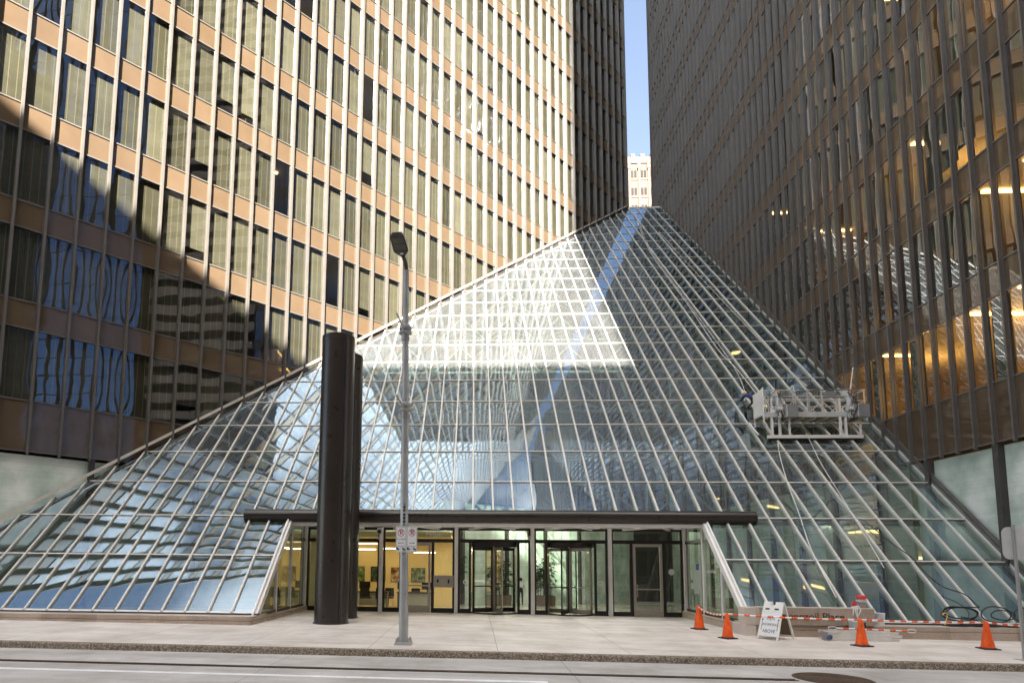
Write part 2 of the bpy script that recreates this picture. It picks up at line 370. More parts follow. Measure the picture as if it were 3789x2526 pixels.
# ------------------------------------------------------------------ ground
mb = MB(); mb.face([(-900, -900, -1.2), (900, -900, -1.2), (900, 900, -1.2), (-900, 900, -1.2)]); struct(mb, 'ground', m_road)
def sheet(mb, x0, x1, ys, zf, nx=1):
    xs = [x0 + (x1 - x0) * i / nx for i in range(nx + 1)]
    for i in range(nx):
        for a, b in zip(ys[:-1], ys[1:]):
            mb.face([(xs[i], a, zf(xs[i], a)), (xs[i + 1], a, zf(xs[i + 1], a)), (xs[i + 1], b, zf(xs[i + 1], b)), (xs[i], b, zf(xs[i], b))])
KY = -5.12                                    # kerb line
mb = MB(); sheet(mb, -60, 120, [KY + .16, -1.05, 5.0], gz); struct(mb, 'sidewalk', m_walk)
mb = MB(); sheet(mb, -10, 60, [5.0, 6, 60], fz); struct(mb, 'lobby_floor', m_lobby)
rz = lambda x, y: gz(x, KY) - .148
mb = MB(); sheet(mb, -90, 140, [-19.5, -12, KY - .02], lambda x, y: rz(x, y)); struct(mb, 'road', m_road)
mb = MB(); sheet(mb, -90, 140, [-140, -20.0, -19.5], lambda x, y: gz(x, KY) - .02); struct(mb, 'plaza', m_walk)
# kerb with a rounded nose, in lengths
mb = MB()
prof = [(KY + .16, .002), (KY + .05, 0), (KY + .015, -.012), (KY, -.04), (KY - .02, -.16)]
x = -60.0
while x < 120:
    x2 = x + 6.1
    for a in range(len(prof) - 1):
        (y0, d0), (y1, d1) = prof[a], prof[a + 1]
        mb.face([(x, y1, gz(x, KY) + d1), (x2 - .012, y1, gz(x2, KY) + d1), (x2 - .012, y0, gz(x2, KY) + d0), (x, y0, gz(x, KY) + d0)])
    x = x2
struct(mb, 'kerb', m_kerb)
# white lane line, trench drain, manhole
mb = MB(); sheet(mb, -60, 22, [-7.78, -7.60], lambda x, y: rz(x, y) + .004, 20); struct(mb, 'lane_line', m_paint)
dr = thing('trench_drain', 'long dark slotted drain grating set in the road along the kerb', 'drain', (10, -6.85, rz(10, -6.85)))
mb = MB(); sheet(mb, -30, 26.9, [-6.93, -6.77], lambda x, y: rz(x, y) + .003, 6); mb.build('trough', m_frame, dr)
mb = MB(); x = -6.0
while x < 26.85:
    z = rz(x, -6.85) + .004; mb.box(x, x + .045, -6.915, -6.785, z, z + .008); x += .085
for y in (-6.925, -6.785):
    mb.bar((-30, y, rz(-30, y) + .010), (26.9, y, rz(26.9, y) + .010), .018, .012)
mb.build('grating', m_iron, dr)
mz = rz(27.7, -6.6)
mh = thing('manhole_cover', 'round rusty iron manhole cover in the road near the kerb', 'manhole', (27.7, -6.62, mz))
mb = MB(); mb.lathe((27.7, -6.62, mz), [(.70, .003), (.70, .012), (.64, .012), (.64, .006), (.61, .006), (.61, .013), (0.0, .014)], 48); mb.build('cover', m_iron, mh, True)
for rr_ in (.14, .26, .38, .50):
    mb = MB(); mb.lathe((27.7, -6.62, mz), [(rr_ - .035, .012), (rr_ - .03, .020), (rr_ + .03, .020), (rr_ + .035, .012)], 40); mb.build('raised_ring', m_iron, mh, True)
mb = MB(); sheet(mb, 26.75, 28.65, [-7.55, -5.75], lambda x, y: rz(x, y) + .0022); struct(mb, 'manhole_apron', ground_mat('apron_concrete', (.52, .51, .49), (.40, .39, .37), 0, 0, .01, 60))

# ------------------------------------------------------------------ the two office towers
FL = 4.085; Z0 = 6.15; ZS = 11.06; TOP = 36
def tower(name, label, O, T, Nn, bay, nb, footprint, seed, gf_every, gf_off, lit, loc, group, fw, fd):
    rnd = random.Random(seed)
    tw = thing(name, label, 'office tower', loc, group)
    O = Vector((O[0], O[1], 0)); T = Vector((T[0], T[1], 0)); Nn = Vector((Nn[0], Nn[1], 0))
    P = lambda t, n, z: O + T * t + Nn * n + Vector((0, 0, z))
    flip = T.cross(Vector((0, 0, 1))).dot(Nn) < 0
    def quad(mb, t0, t1, z0, z1, n):
        p = [P(t0, n, z0), P(t1, n, z0), P(t1, n, z1), P(t0, n, z1)]; uv = [(0, 0), (1, 0), (1, 1), (0, 1)]
        if flip: p.reverse(); uv.reverse()
        mb.face(p, uv)
    Lw = nb * bay; zt = ZS + FL * TOP
    sills = [(Z0, 8.17)] + [(ZS + FL * k, ZS + FL * k + 1.1) for k in range(TOP)]
    wins = [(sills[k][1], sills[k + 1][0]) for k in range(len(sills) - 1)]
    g = .055
    # rank every pane by how large it shows in the photograph
    wl = []; sl = []
    for k in range(nb):
        t0, t1 = k * bay + g, (k + 1) * bay - g
        for (a, b) in wins: wl.append((area_in_view([P(t0, 0, a), P(t1, 0, a), P(t1, 0, b), P(t0, 0, b)]), t0, t1, a + .03, b - .03))
        for (a, b) in sills: sl.append((area_in_view([P(t0, 0, a), P(t1, 0, a), P(t1, 0, b), P(t0, 0, b)]), t0, t1, a + .03, b - .03))
    wl.sort(key=lambda q: -q[0]); sl.sort(key=lambda q: -q[0])
    wrest, brest, srest = MB(), MB(), MB()
    for i, (ar, t0, t1, a, b) in enumerate(wl):
        q = rnd.random()
        cover = 1.0 if q < lit[0] else (rnd.uniform(.55, .85) if q < lit[1] else 0)
        if i < 100:
            m = MB(); quad(m, t0, t1, a, b, -.02); o = m.build('window', m_window, tw)
            if cover: m = MB(); quad(m, t0 - .05, t1 + .05, b - (b - a) * cover, b, -.17); m.build('blind', m_blind, o)
        else:
            quad(wrest, t0, t1, a, b, -.02)
            if cover: quad(brest, t0 - .05, t1 + .05, b - (b - a) * cover, b, -.17)
    for i, (ar, t0, t1, a, b) in enumerate(sl):
        if i < 100: m = MB(); quad(m, t0, t1, a, b, -.02); m.build('spandrel', m_spandrel, tw)
        else: quad(srest, t0, t1, a, b, -.02)
    tag(wrest.build('windows', m_window, tw), kind='stuff'); tag(brest.build('blinds', m_blind, tw), kind='stuff'); tag(srest.build('spandrels', m_spandrel, tw), kind='stuff')
    # vertical mullions: T-shaped fin with a slim cap
    rest = MB()
    ml = []
    for k in range(nb + 1):
        t = k * bay if k < nb else k * bay - .14; ml.append((area_in_view([P(t, .18, 10), P(t + .1, .18, 10), P(t + .1, .18, 40), P(t, .18, 40)]), t))
    ml.sort(key=lambda q: -q[0])
    for i, (ar, t) in enumerate(ml):
        m = MB() if i < 100 else rest
        def fin(ta, tb, na, nb_, z0, z1):
            m.hexa([P(ta, na, z0), P(tb, na, z0), P(tb, nb_, z0), P(ta, nb_, z0)], [P(ta, na, z1), P(tb, na, z1), P(tb, nb_, z1), P(ta, nb_, z1)])
        fin(t - fw / 2 - .022, t + fw / 2 + .022, -.06, .018, Z0 - .02, zt)
        fin(t - fw / 2, t + fw / 2, .018, fd, Z0 - .12, zt)
        z = ZS - 1.9
        while z < 70:                                        # splice collars
            fin(t - fw / 2 - .005, t + fw / 2 + .005, .03, fd + .005, z + 3.5, z + 3.515); z += FL
        if i < 100: m.build('mullion', m_mull, tw)
    if rest.v: tag(rest.build('mullions', m_mull, tw), kind='stuff')
    def hbar(z, h, n0, n1, name, mat):
        m = MB(); m.hexa([P(0, n0, z), P(Lw, n0, z), P(Lw, n1, z), P(0, n1, z)], [P(0, n0, z + h), P(Lw, n0, z + h), P(Lw, n1, z + h), P(0, n1, z + h)]); m.build(name, mat, tw)
    for (a, b) in sills:
        hbar(a - .03, .06, -.05, .012 if a > Z0 else .06, 'transom', m_mull); hbar(b - .03, .06, -.05, .012, 'transom', m_mull)
    # floors inside
    for k, (a, b) in enumerate(sills):
        m = MB(); z0, z1 = b - .35, b - .03
        m.hexa([P(-1 if not flip else 0, -9, z0 - .5), P(Lw, -9, z0 - .5), P(Lw, -.2, z0 - .5), P(0, -.2, z0 - .5)], [P(0, -9, z1), P(Lw, -9, z1), P(Lw, -.2, z1), P(0, -.2, z1)])
        m.build('floor_slab', m_ceil, tw)
    m = MB(); m.face([P(0, -6.5, 0), P(Lw, -6.5, 0), P(Lw, -6.5, zt), P(0, -6.5, zt)]); m.build('core_wall', m_slab, tw)
    m = MB()
    nparts = int(Lw / 12)
    for k in range(nparts + 1):
        t = .3 + k * (Lw - .6) / nparts
        m.face([P(t, -6.5, 0), P(t, -.25, 0), P(t, -.25, zt), P(t, -6.5, zt)])
    m.build('partition', m_slab, tw)
    # ground floor: tall pale glass panels between heavy posts
    t = gf_off - gf_every
    m_ = []
    edges = [0.0]
    while t < Lw:
        if t > .5: edges.append(t)
        t += gf_every
    edges.append(Lw)
    for t0, t1 in zip(edges[:-1], edges[1:]):
        m = MB(); quad(m, t0 + .1, t1 - .1, -1.4, 6.02, -.12); m.build('ground_floor_panel', m_green, tw)
        m = MB()
        m.hexa([P(t0 - .11, -.2, -1.4), P(t0 + .11, -.2, -1.4), P(t0 + .11, .10, -1.4), P(t0 - .11, .10, -1.4)], [P(t0 - .11, -.2, 6.1), P(t0 + .11, -.2, 6.1), P(t0 + .11, .10, 6.1), P(t0 - .11, .10, 6.1)])
        m.build('post', m_mull_dark, tw)
    # the faces turned away and the roof
    m = MB(); n = len(footprint)
    for i in range(n):
        p, q = footprint[i], footprint[(i + 1) % n]
        if i == 0: continue                                    # the detailed wall
        m.face([(p[0], p[1], -1), (q[0], q[1], -1), (q[0], q[1], zt), (p[0], p[1], zt)])
    m.face([(p[0], p[1], zt) for p in footprint]); m.build('rear_walls', facade_far, tw)
    return tw, P
def banded(name, stone, win, fh, wfrac, vper, vfrac, rough=.15):
    m, t, out = nm(name); b = N(t, 'BsdfPrincipled')
    p = N(t, 'NewGeometry').outputs['Position']; sx = N(t, 'SeparateXYZ'); L(t, p, sx.inputs[0])
    hz = math_(t, 'LESS_THAN', math_(t, 'FRACT', math_(t, 'DIVIDE', math_(t, 'ADD', sx.outputs[2], 50), fh)), wfrac)
    s = math_(t, 'ADD', math_(t, 'ADD', sx.outputs[0], sx.outputs[1]), 1000)
    vt = math_(t, 'GREATER_THAN', math_(t, 'FRACT', math_(t, 'DIVIDE', s, vper)), vfrac)
    f = math_(t, 'MULTIPLY', hz, vt)
    mx = N(t, 'MixRGB'); L(t, f, mx.inputs[0]); mx.inputs[2].default_value = c4(win)
    L(t, ramp(t, noise(t, .3, 4), [(.3, [x * .85 for x in stone]), (.7, stone)]), mx.inputs[1])
    L(t, mx.outputs[0], b.inputs['Base Color'])
    rr = N(t, 'MapRange', i_3=.7, i_4=rough); L(t, f, rr.inputs[0]); L(t, rr.outputs[0], b.inputs['Roughness'])
    L(t, b.outputs[0], out.inputs[0]); return m
facade_far = banded('bronze_facade', (.10, .07, .05), (.03, .03, .03), 4.085, .72, 1.078, .12, .06)
HL = 46 * A
twl, PL = tower('office_tower', 'sunlit bronze glass office tower whose wall recedes from the left with wide bays', (0, 0), (SQ, SQ), (SQ, -SQ), A / SQ, 46,
    [(0, 0), (HL, HL), (HL, 100), (-60, 100), (-60, 0)], 3, 4 * A / SQ, 6.1 * A / SQ, (.90, .975), (0, 0, 0), 'bronze office towers', .09, .165)
XR = 50 * A
twr, PR = tower('office_tower', 'shaded bronze office tower on the right with deep closely spaced fins', (XR, -2 * A), (0, 1), (-1, 0), A, 51,
    [(XR, -2 * A), (XR, 49 * A), (XR + 50, 100), (XR + 60, 100), (XR + 60, -2 * A)], 5, 4 * A, 4 * A, (.22, .40), (XR, 0, 0), 'bronze office towers', .062, .135)
# lit ceiling fittings seen through the glass
def strips(P, tw, lst, mat, along_x=True):
    for (t, z, ln) in lst:
        p = P(t, -.6, z); m = MB(); m.box(p.x, p.x + ln, p.y - .09, p.y + .09, z, z + .05); m.build('ceiling_light', mat, tw)
rr_ = random.Random(11)
zc = lambda k: ZS + FL * k + .17                                # just under the slab of storey k
lst = []
for (t, k, ln) in ((3.2, -1, 3), (7.5, -1, 1.6), (12, -1, 2), (2.4, 0, 3.5), (4.6, 0, 2.5), (9, 0, 1.2), (1.8, 1, 3), (3.5, 1, 2), (6.5, 2, 1.5), (2, 3, 4), (13, 2, 1.5), (8, 4, 1.2), (18, 3, 1)):
    lst.append((t, zc(k), ln))
strips(PR, twr, lst, m_strip)
p_ = lambda t, k: (t, zc(k))
for t, k in [(6.4, 5), (6.9, 5)] + [(36 + q * 1.9, 9 - q) for q in range(6)] + [(9, 2), (24, 4), (30, 6)]:
    p = PL(t, -1.6, zc(k)); m = MB(); m.box(p.x - 1.1, p.x + .1, p.y - .15, p.y + .15, zc(k), zc(k) + .05); m.build('ceiling_light', m_strip, twl)
for q in range(26):
    t = rr_.uniform(3, 44); k = rr_.randint(2, 11); p = PL(t, -1.4, zc(k)); m = MB(); m.lathe(p, [(0, 0), (.09, 0), (.09, .05)], 10); m.build('downlight', m_spot, twl)

# ------------------------------------------------------------------ sloped glass roof
sp = lambda i, j, n=0.0: Vector((i * A, 2 * A * j, ZB + 2 * A * j)) + Vector((0, -SQ, SQ)) * n     # i ribs across, j rows up, n off the slope
JB = -.21; I0, I1 = 18, 38
at = thing('glass_atrium', 'tall sloping glass roof with white grid bars filling the gap between the two towers', 'glass roof', (XR / 2, 0, 0))
panes = []
for j in range(23):
    for i in range(2 * j, 50):
        if j < 2 and I0 <= i < I1: continue
        lo = j if j else JB
        if i == 2 * j: p = [(i, lo), (i + 1, lo), (i + 1, j + .5)]; uv = [(0, 0), (1, 0), (1, .5)]
        elif i == 2 * j + 1: p = [(i, lo), (i + 1, lo), (i + 1, j + 1), (i, j + .5)]; uv = [(0, 0), (1, 0), (1, 1), (0, .5)]
        else: p = [(i, lo), (i + 1, lo), (i + 1, j + 1), (i, j + 1)]; uv = [(0, 0), (1, 0), (1, 1), (0, 1)]
        pts = [sp(a, b) for a, b in p]; panes.append((area_in_view(pts), pts, uv))
panes.sort(key=lambda q: -q[0])
rest = MB()
for k, (ar, pts, uv) in enumerate(panes):
    if k < 100: m = MB(); m.face(pts, uv); m.build('glass_pane', m_roofglass, at)
    else: rest.face(pts, uv)
tag(rest.build('glass_panes', m_roofglass, at), kind='stuff')
UPN = (0, -SQ, SQ)
for i in range(0, 51):
    js = JB if not (I0 < i < I1) else 2.0
    je = min(i / 2.0, 23)
    if je <= js + .05: continue
    m = MB(); m.bar(sp(i, js, .030), sp(i, je, .030), .064, .056, UPN); m.bar(sp(i, js, .064), sp(i, je, .064), .026, .014, UPN)
    m.bar(sp(i, js, -.075), sp(i, je, -.075), .05, .14, UPN)
    m.build('rib', m_rib, at)
for j in range(0, 24):
    jj = j if j else JB
    segs = [(2 * max(j, 0), 50)] if j > 1 else [(0, I0), (I1, 50)]
    for a, b in segs:
        m = MB()
        a = max(a, 2 * j); m.bar(sp(a, jj, .018), sp(b, jj, .018), .042 if j else .09, .034, UPN); m.bar(sp(a, jj, -.06), sp(b, jj, -.06), .04, .11, UPN)
        if not j: m.bar(sp(a, jj - .03, -.05), sp(b, jj - .03, -.05), .10, .10)
        m.build('purlin', m_rib, at)
# flashings where the roof meets the towers
m = MB(); d = Vector((SQ, -SQ, 0))
m.bar(sp(0, JB, .02) + Vector((-.1, .1, -.1)), sp(46, 23, .02) + d * .0, .16, .20, (0, 0, 1)); m.build('flashing', m_mull_dark, at)
m = MB(); m.bar(sp(-.2, -.1, 0) + d * .10 + Vector((0, 0, .27)), sp(46, 23, 0) + d * .10 + Vector((0, 0, .27)), .10, .12, (0, 0, 1)); m.build('edge_cap', m_rib, at)
m = MB(); m.bar(sp(50, JB, .05) + Vector((.10, 0, .10)), sp(50, 23, .05) + Vector((.10, 0, .10)), .24, .10, UPN)
m.bar(sp(50, JB, .12) + Vector((.0, 0, .22)), sp(50, 23, .12) + Vector((.0, 0, .22)), .05, .12, UPN); m.build('flashing', m_mull, at)
m = MB(); m.bar(sp(46, 23, .05) + Vector((0, .1, 0)), sp(50, 23, .05) + Vector((0, .1, 0)), .2, .12); m.build('ridge_cap', m_rib, at)
# space-frame trusses inside
for r in range(2, 23, 2):
    jr = r + .55; m = MB(); a0 = max(2 * jr + 2.2, 0); dpt = -1.25
    m.tube(sp(a0, jr, dpt), sp(49.6, jr, dpt), .075, n=6)
    i = 50 - 2
    while i > a0:
        nd = sp(i, jr, dpt)
        for di, dj in ((-2, -.55), (2, -.55), (-2, .45), (2, .45), (0, -.55), (0, .45)):
            ii = i + di
            if ii > 49.9 or ii < 2 * (jr + dj) + .3: continue
            m.tube(nd, sp(ii, jr + dj, -.14), .05 if di else .042, n=5, caps=False)
        i -= 4
    m.build('truss', m_truss, at)
for i in range(22, 50, 8):
    m = MB(); je = min((i - 2.2) / 2, 22.4); m.tube(sp(i, 2.4, -1.9), sp(i, je, -1.9), .09, n=7); m.build('truss', m_truss, at)
# roof falling away behind the ridge
m = MB(); m.face([(HL, HL, ZB + HL - .1), (XR, HL, ZB + HL - .1), (XR, HL + 18, ZB + HL - 16), (HL, HL + 18, ZB + HL - 16)]); m.build('rear_slope', m_mull_dark, at)
m = MB(); m.box(HL - .2, XR + .2, HL + .12, HL + .2, -1.4, ZB + HL - .2); m.build('end_wall', m_mull_dark, at)

# ------------------------------------------------------------------ stone base under the glass
def plinth(name, label, x0, x1, inner):
    o = thing(name, label, 'stone base', ((x0 + x1) / 2, -1.05, 0), 'stone bases')
    m = MB(); y = -1.05
    n = max(1, int((x1 - x0) / 6))
    for k in range(n):
        a = x0 + (x1 - x0) * k / n; b = x0 + (x1 - x0) * (k + 1) / n
        m.hexa([(a, y, -.6), (b, y, -.6), (b, .4, -.6), (a, .4, -.6)], [(a, y, .105), (b, y, .105), (b, .4, .105), (a, .4, .105)])
    if inner is not None:
        ix = inner; e = .30 if ix > 20 else -.30
        xa, xb = min(ix, ix - e), max(ix, ix - e)
        if ix > 20: xa, xb = ix - .02, ix + .34
        else: xa, xb = ix - .34, ix + .02
        m.box(xa, xb, .4, 5.05, -.5, .105)
    m.build('base_course', m_granite, o, bevel=.008)
    m = MB()
    m.box(x0 + (.0 if x0 > 20 else 0), x1, y + .012, .4, .113, .243)
    if inner is not None: m.box(xa + .012, xb - .012, .4, 5.05, .113, .19)
    m.build('cap_course', m_granite, o, bevel=.02)
    m = MB(); m.box(x0, x1, y + .016, .4, .245, .252)
    m.build('cap_top', m_cap, o)
    m = MB(); m.box(x0, x1, -.46, -.30, .253, .30); m.build('sill', m_mull_dark, o)
    return o
plinth('granite_plinth', 'low pink granite base course under the blue left part of the sloped glass', -12, 13.86, 13.86)
plinth('granite_plinth', 'low pink granite base course under the sloped glass right of the entrance', 28.80, 60, 28.80)
sw = thing('granite_sign_wall', 'granite sign wall with raised brown letters on the base right of the entrance', 'sign wall', (30.4, -1.07, 0))
m = MB(); m.box(28.92, 32.12, -1.085, -.62, .25, .735); m.build('block', m_granite, sw, bevel=.01)
m = MB(); m.box(28.50, 28.92, -1.075, -.62, .245, .74); m.box(28.50, 28.80, -1.068, -.2, -.4, .245); m.build('end_block', m_cap, sw, bevel=.01)
m = MB(); m.box(28.9, 32.13, -1.09, -.60, .736, .752); m.build('coping', m_cap, sw)
text_obj('Pennzoil Place', .30, plain('brown_letters', (.11, .065, .04), .45), 'lettering', sw, (30.42, -1.088, .50), extrude=.012)

# ------------------------------------------------------------------ entrance
en = thing('entrance', 'recessed building entrance with dark framed glazing between white posts under the black tube', 'entrance', (21.3, 5, 0))
HZ = 3.375
xa, xb = I0 * A, I1 * A
for x in (xa, xb):
    s = 1 if x > 20 else -1
    m = MB(); m.bar(sp(x / A, -.36, -.05), sp(x / A, 2.0, -.05), .20, .20, UPN); m.bar(sp(x / A, -.36, .09) + Vector((s * .02, 0, 0)), sp(x / A, 2.0, .09) + Vector((s * .02, 0, 0)), .05, .07, UPN); m.build('jamb', m_white, en)
m = MB(); m.box(xa, xb, 2.86, 3.02, 3.30, 3.52); m.build('head_beam', m_white, en)
m = MB(); m.box(xa, xb, 3.02, 5.2, HZ, HZ + .06); m.build('soffit', m_white, en)
for k in range(10):
    x = xa + .9 + k * 1.5
    m = MB(); m.box(x, x + .24, 3.6, 3.84, HZ - .09, HZ); m.build('soffit_light', m_white, en)
for k in range(5):
    x = xa + 4 * A * (k + .5)
    m = MB(); m.bar((x, 3.03, HZ - .05), (x - .9, 4.9, HZ - .05), .09, .08); m.bar((x, 3.03, HZ - .05), (x + .9, 4.9, HZ - .05), .09, .08); m.build('brace', m_white, en)
posts = [xa + .05] + [(22 + 4 * k) * A + .1 for k in range(4)] + [xb - .05]
for x in posts:
    w_ = .14 if xa + 1 < x < xb - 1 else .09
    m = MB(); m.box(x - w_ / 2, x + w_ / 2, 4.86, 5.0, -.12, HZ); m.build('post', m_white, en)
YF = 5.04
fb = fz(21, 5) - .03
def frame_bar(m, x0, x1, z0, z1, y=YF, d=.10): m.box(x0, x1, y, y + d, z0, z1)
def pane_(x0, x1, z0, z1, y=YF + .05, name='pane', mat=None, par=None):
    m = MB(); m.face([(x0, y, z0), (x1, y, z0), (x1, y, z1), (x0, y, z1)], [(0, 0), (1, 0), (1, 1), (0, 1)]); return m.build(name, mat or m_shop, par or en)
def bay_frame(x0, x1, divs):
    f = MB(); t = .085
    zb_ = fz(x0, 5)
    frame_bar(f, x0, x0 + t, zb_ - .1, 3.36); frame_bar(f, x1 - t, x1, zb_ - .1, 3.36)
    frame_bar(f, x0, x1, 3.27, 3.37, YF + .002); frame_bar(f, x0, x1, 2.78, 2.92, YF + .003)
    for (a, b) in divs:
        if a is not None: frame_bar(f, a, b, zb_ - .1, 2.79, YF + .001)
    o = f.build('frame', m_frame, en)
    pane_(x0 + t, x1 - t, 2.92, 3.27, name='transom_light')
    return o, zb_
def fixed(x0, x1, z):
    f = MB(); frame_bar(f, x0, x1, z - .1, z + .17, YF + .004); f.build('bottom_rail', m_frame, en); pane_(x0, x1, z + .17, 2.79, name='fixed_pane')
def leaf_door(x0, x1, z):
    f = MB(); t = .10
    f.box(x0, x0 + t, YF - .02, YF + .06, z, 2.78); f.box(x1 - t, x1, YF - .02, YF + .06, z, 2.78); f.box(x0, x1, YF - .018, YF + .058, 2.66, 2.775); f.box(x0, x1, YF - .018, YF + .058, z + .01, z + .27)
    f.box(x0 + t, x1 - t, YF - .015, YF + .05, z + 1.03, z + 1.08)
    o = f.build('door', m_silver, en)
    m = MB(); m.face([(x0 + t, YF + .02, z + .27), (x1 - t, YF + .02, z + .27), (x1 - t, YF + .02, 2.66), (x0 + t, YF + .02, 2.66)], [(0, 0), (1, 0), (1, 1), (0, 1)]); m.build('door_pane', m_shop, o)
    m = MB(); hx = x0 + .13; m.path([(hx, YF - .02, z + .75), (hx, YF - .09, z + .77), (hx, YF - .09, z + 1.2), (hx, YF - .02, z + 1.22)], .016); m.build('handle', m_silver, o)
    return o
B = posts
# bay 1, behind the tubes
o, z = bay_frame(B[0] + .05, B[1] - .07, [(15.25, 15.33)]); fixed(B[0] + .13, 15.25, z); fixed(15.33, B[1] - .15, z)
# bay 2: fixed pane, door, pane with call panel
o, z = bay_frame(B[1] + .07, B[2] - .07, [(17.60, 17.70), (18.90, 19.02)]); fixed(B[1] + .15, 17.60, z); leaf_door(17.72, 18.88, z); fixed(19.02, B[2] - .15, z)
cp = MB(); cp.box(19.00, B[2] - .10, YF - .05, YF - .005, .98, 1.46); cpo = cp.build('call_panel', m_silver, en)
m = MB(); m.box(19.14, 19.21, YF - .054, YF - .049, 1.17, 1.30); m.build('speaker_slot', m_ink, cpo)
m = MB(); m.box(19.58, 19.64, YF - .054, YF - .049, 1.14, 1.30); m.build('card_reader', m_ink, cpo)
# bays 3 and 4: revolving doors
def revolving(xc, z, rot):
    r = .95; yc = YF + .45
    rv = MB()
    for s in (-1, 1):
        rv.box(xc + s * (r + .02) - .045, xc + s * (r + .02) + .045, YF - .03, YF + .11, z - .1, 2.79)
    rv.lathe((xc, yc, 0), [(r + .03, 2.62), (r + .03, 2.80), (r - .05, 2.80), (r - .05, 2.62), (r + .03, 2.62)], 40)
    rv.lathe((xc, yc, 0), [(r + .03, z), (r + .03, z + .05), (r - .03, z + .05)], 40)
    ro = rv.build('revolving_door', m_frame, en)
    for a0 in (-38, 142):
        d = MB()
        for k in range(10):
            a, b = R(a0 + k * 7.6), R(a0 + (k + 1) * 7.6)
            d.face([(xc + r * math.cos(a), yc + r * math.sin(a), z + .05), (xc + r * math.cos(b), yc + r * math.sin(b), z + .05), (xc + r * math.cos(b), yc + r * math.sin(b), 2.62), (xc + r * math.cos(a), yc + r * math.sin(a), 2.62)])
        d.build('drum_glass', m_shop, ro)
    m = MB(); m.tube((xc, yc, z), (xc, yc, 2.7), .035, n=8); m.build('spindle', m_silver, ro)
    for k in range(4):
        a = R(rot + 90 * k); c, s = math.cos(a), math.sin(a)
        w_ = MB(); P2 = lambda u, zz, n=0: Vector((xc + c * u - s * n, yc + s * u + c * n, zz))
        for u0, u1, z0, z1 in ((.05, .12, z + .03, 2.6), (r - .10, r - .03, z + .03, 2.6), (.05, r - .03, z + .03, z + .2), (.05, r - .03, 2.48, 2.6), (.1, r - .08, z + 1.04, z + 1.09)):
            w_.hexa([P2(u0, z0, -.02), P2(u1, z0, -.02), P2(u1, z0, .02), P2(u0, z0, .02)], [P2(u0, z1, -.02), P2(u1, z1, -.02), P2(u1, z1, .02), P2(u0, z1, .02)])
        w_.build('wing', m_silver if k % 2 else m_frame, ro)
        g = MB(); g.face([P2(.12, z + .2), P2(r - .1, z + .2), P2(r - .1, 2.48), P2(.12, 2.48)]); g.build('wing_glass', m_shop, ro)
for k, rot in ((2, 20), (3, 62)):
    x0, x1 = B[k] + .07, B[k + 1] - .07; xc = (x0 + x1) / 2
    o, z = bay_frame(x0, x1, [(xc - 1.02, xc - .93), (xc + .93, xc + 1.02)])
    fixed(x0 + .085, xc - 1.02, z); fixed(xc + 1.02, x1 - .085, z); revolving(xc, z, rot)
    xs_ = x0 + .32 if k == 2 else x1 - .30
    m = MB(); m.lathe((0, 0, 0), [(.075, 0), (.11, 0)], 24); e = m.build('glass_emblem', m_vinyl, en)
    e.location = (xs_, YF + .046, 1.20); e.rotation_euler = (R(90), 0, 0); e.matrix_parent_inverse = inv(en)
# bay 5
o, z = bay_frame(B[4] + .07, B[5] - .05, [(26.80, 26.92), (28.08, 28.20)]); fixed(B[4] + .155, 26.80, z); leaf_door(26.93, 28.07, z); fixed(28.20, B[5] - .14, z)
text_obj('Milam', .27, m_vinyl, 'lettering', en, (18.99, YF + .045, 3.09), extrude=.001)
# side walls of the recess, glazed under the sloping jambs
for x, s in ((xa, -1), (xb, 1)):
    m = MB(); g = MB()
    for (y0, y1) in ((-.1, 1.5), (1.58, 3.1), (3.2, 4.85)):
        zz = lambda y: min(ZB + y - .12, HZ)
        g.face([(x, y0, .2), (x, y1, .2), (x, y1, max(.21, zz(y1))), (x, y0, max(.205, zz(y0)))], [(0, 0), (1, 0), (1, 1), (0, 1)])
        if y1 < 4.5: m.box(x - .05, x + .05, y1, y1 + .09, .19, zz(y1 + .04))
    m.build('side_mullion', m_white, en); g.build('side_glass', m_shop, en)
    m = MB(); m.box(x - .045, x + .045, -.3, 4.95, .192, .28); m.box(x - .045, x + .045, 2.5, 4.95, 2.78, 2.90)
    for y in (1.5, 3.12, 4.8): m.box(x - .04 + s * .03, x + .04 + s * .03, y + .1, y + .22, .28, min(ZB + y - .1, HZ))
    m.build('side_frame', m_frame, en)
text_obj('OPPORTUNE', .135, m_vinyl, 'lettering', en, (xb - .012, 2.45, 1.72), rot=(R(90), 0, R(-90)), extrude=.001)
nt_ = MB(); nt_.face([(xb - .02, 3.35, .9), (xb - .02, 4.1, .9), (xb - .02, 4.1, 2.05), (xb - .02, 3.35, 2.05)]); nt_.build('notice', decal('notice_paper', (.42, .47, .42)), en)
nt_ = MB(); nt_.face([(xb - .023, 3.55, 1.78), (xb - .023, 3.85, 1.78), (xb - .023, 3.85, 2.02), (xb - .023, 3.55, 2.02)]); nt_.build('notice_heading', decal('notice_blue', (.06, .13, .28)), en)
for (x, z, sx_) in ((28.43, 1.68, .2),):
    m = MB(); m.lathe((0, 0, 0), [(0, 0), (.12, 0)], 20); e = m.build('window_sticker', m_vinyl, en); e.location = (x, YF + .045, z); e.rotation_euler = (R(90), 0, 0); e.matrix_parent_inverse = inv(en)
sc_ = thing('security_camera', 'small round security camera fixed high on a white post beside the entrance doors', 'camera', (B[1] - .02, 4.8, 3.2))
m = MB(); m.box(B[1] - .14, B[1] + .06, 4.74, 4.86, 3.08, 3.34); m.build('housing', m_white, sc_)
m = MB(); m.lathe((B[1] - .05, 0, 0), [(0, 0)], 4)
m = MB(); m.path([(B[1] - .05, 4.74, 3.19), (B[1] - .05, 4.66, 3.18)], .085, 16); m.build('lens', m_frame, sc_, True)

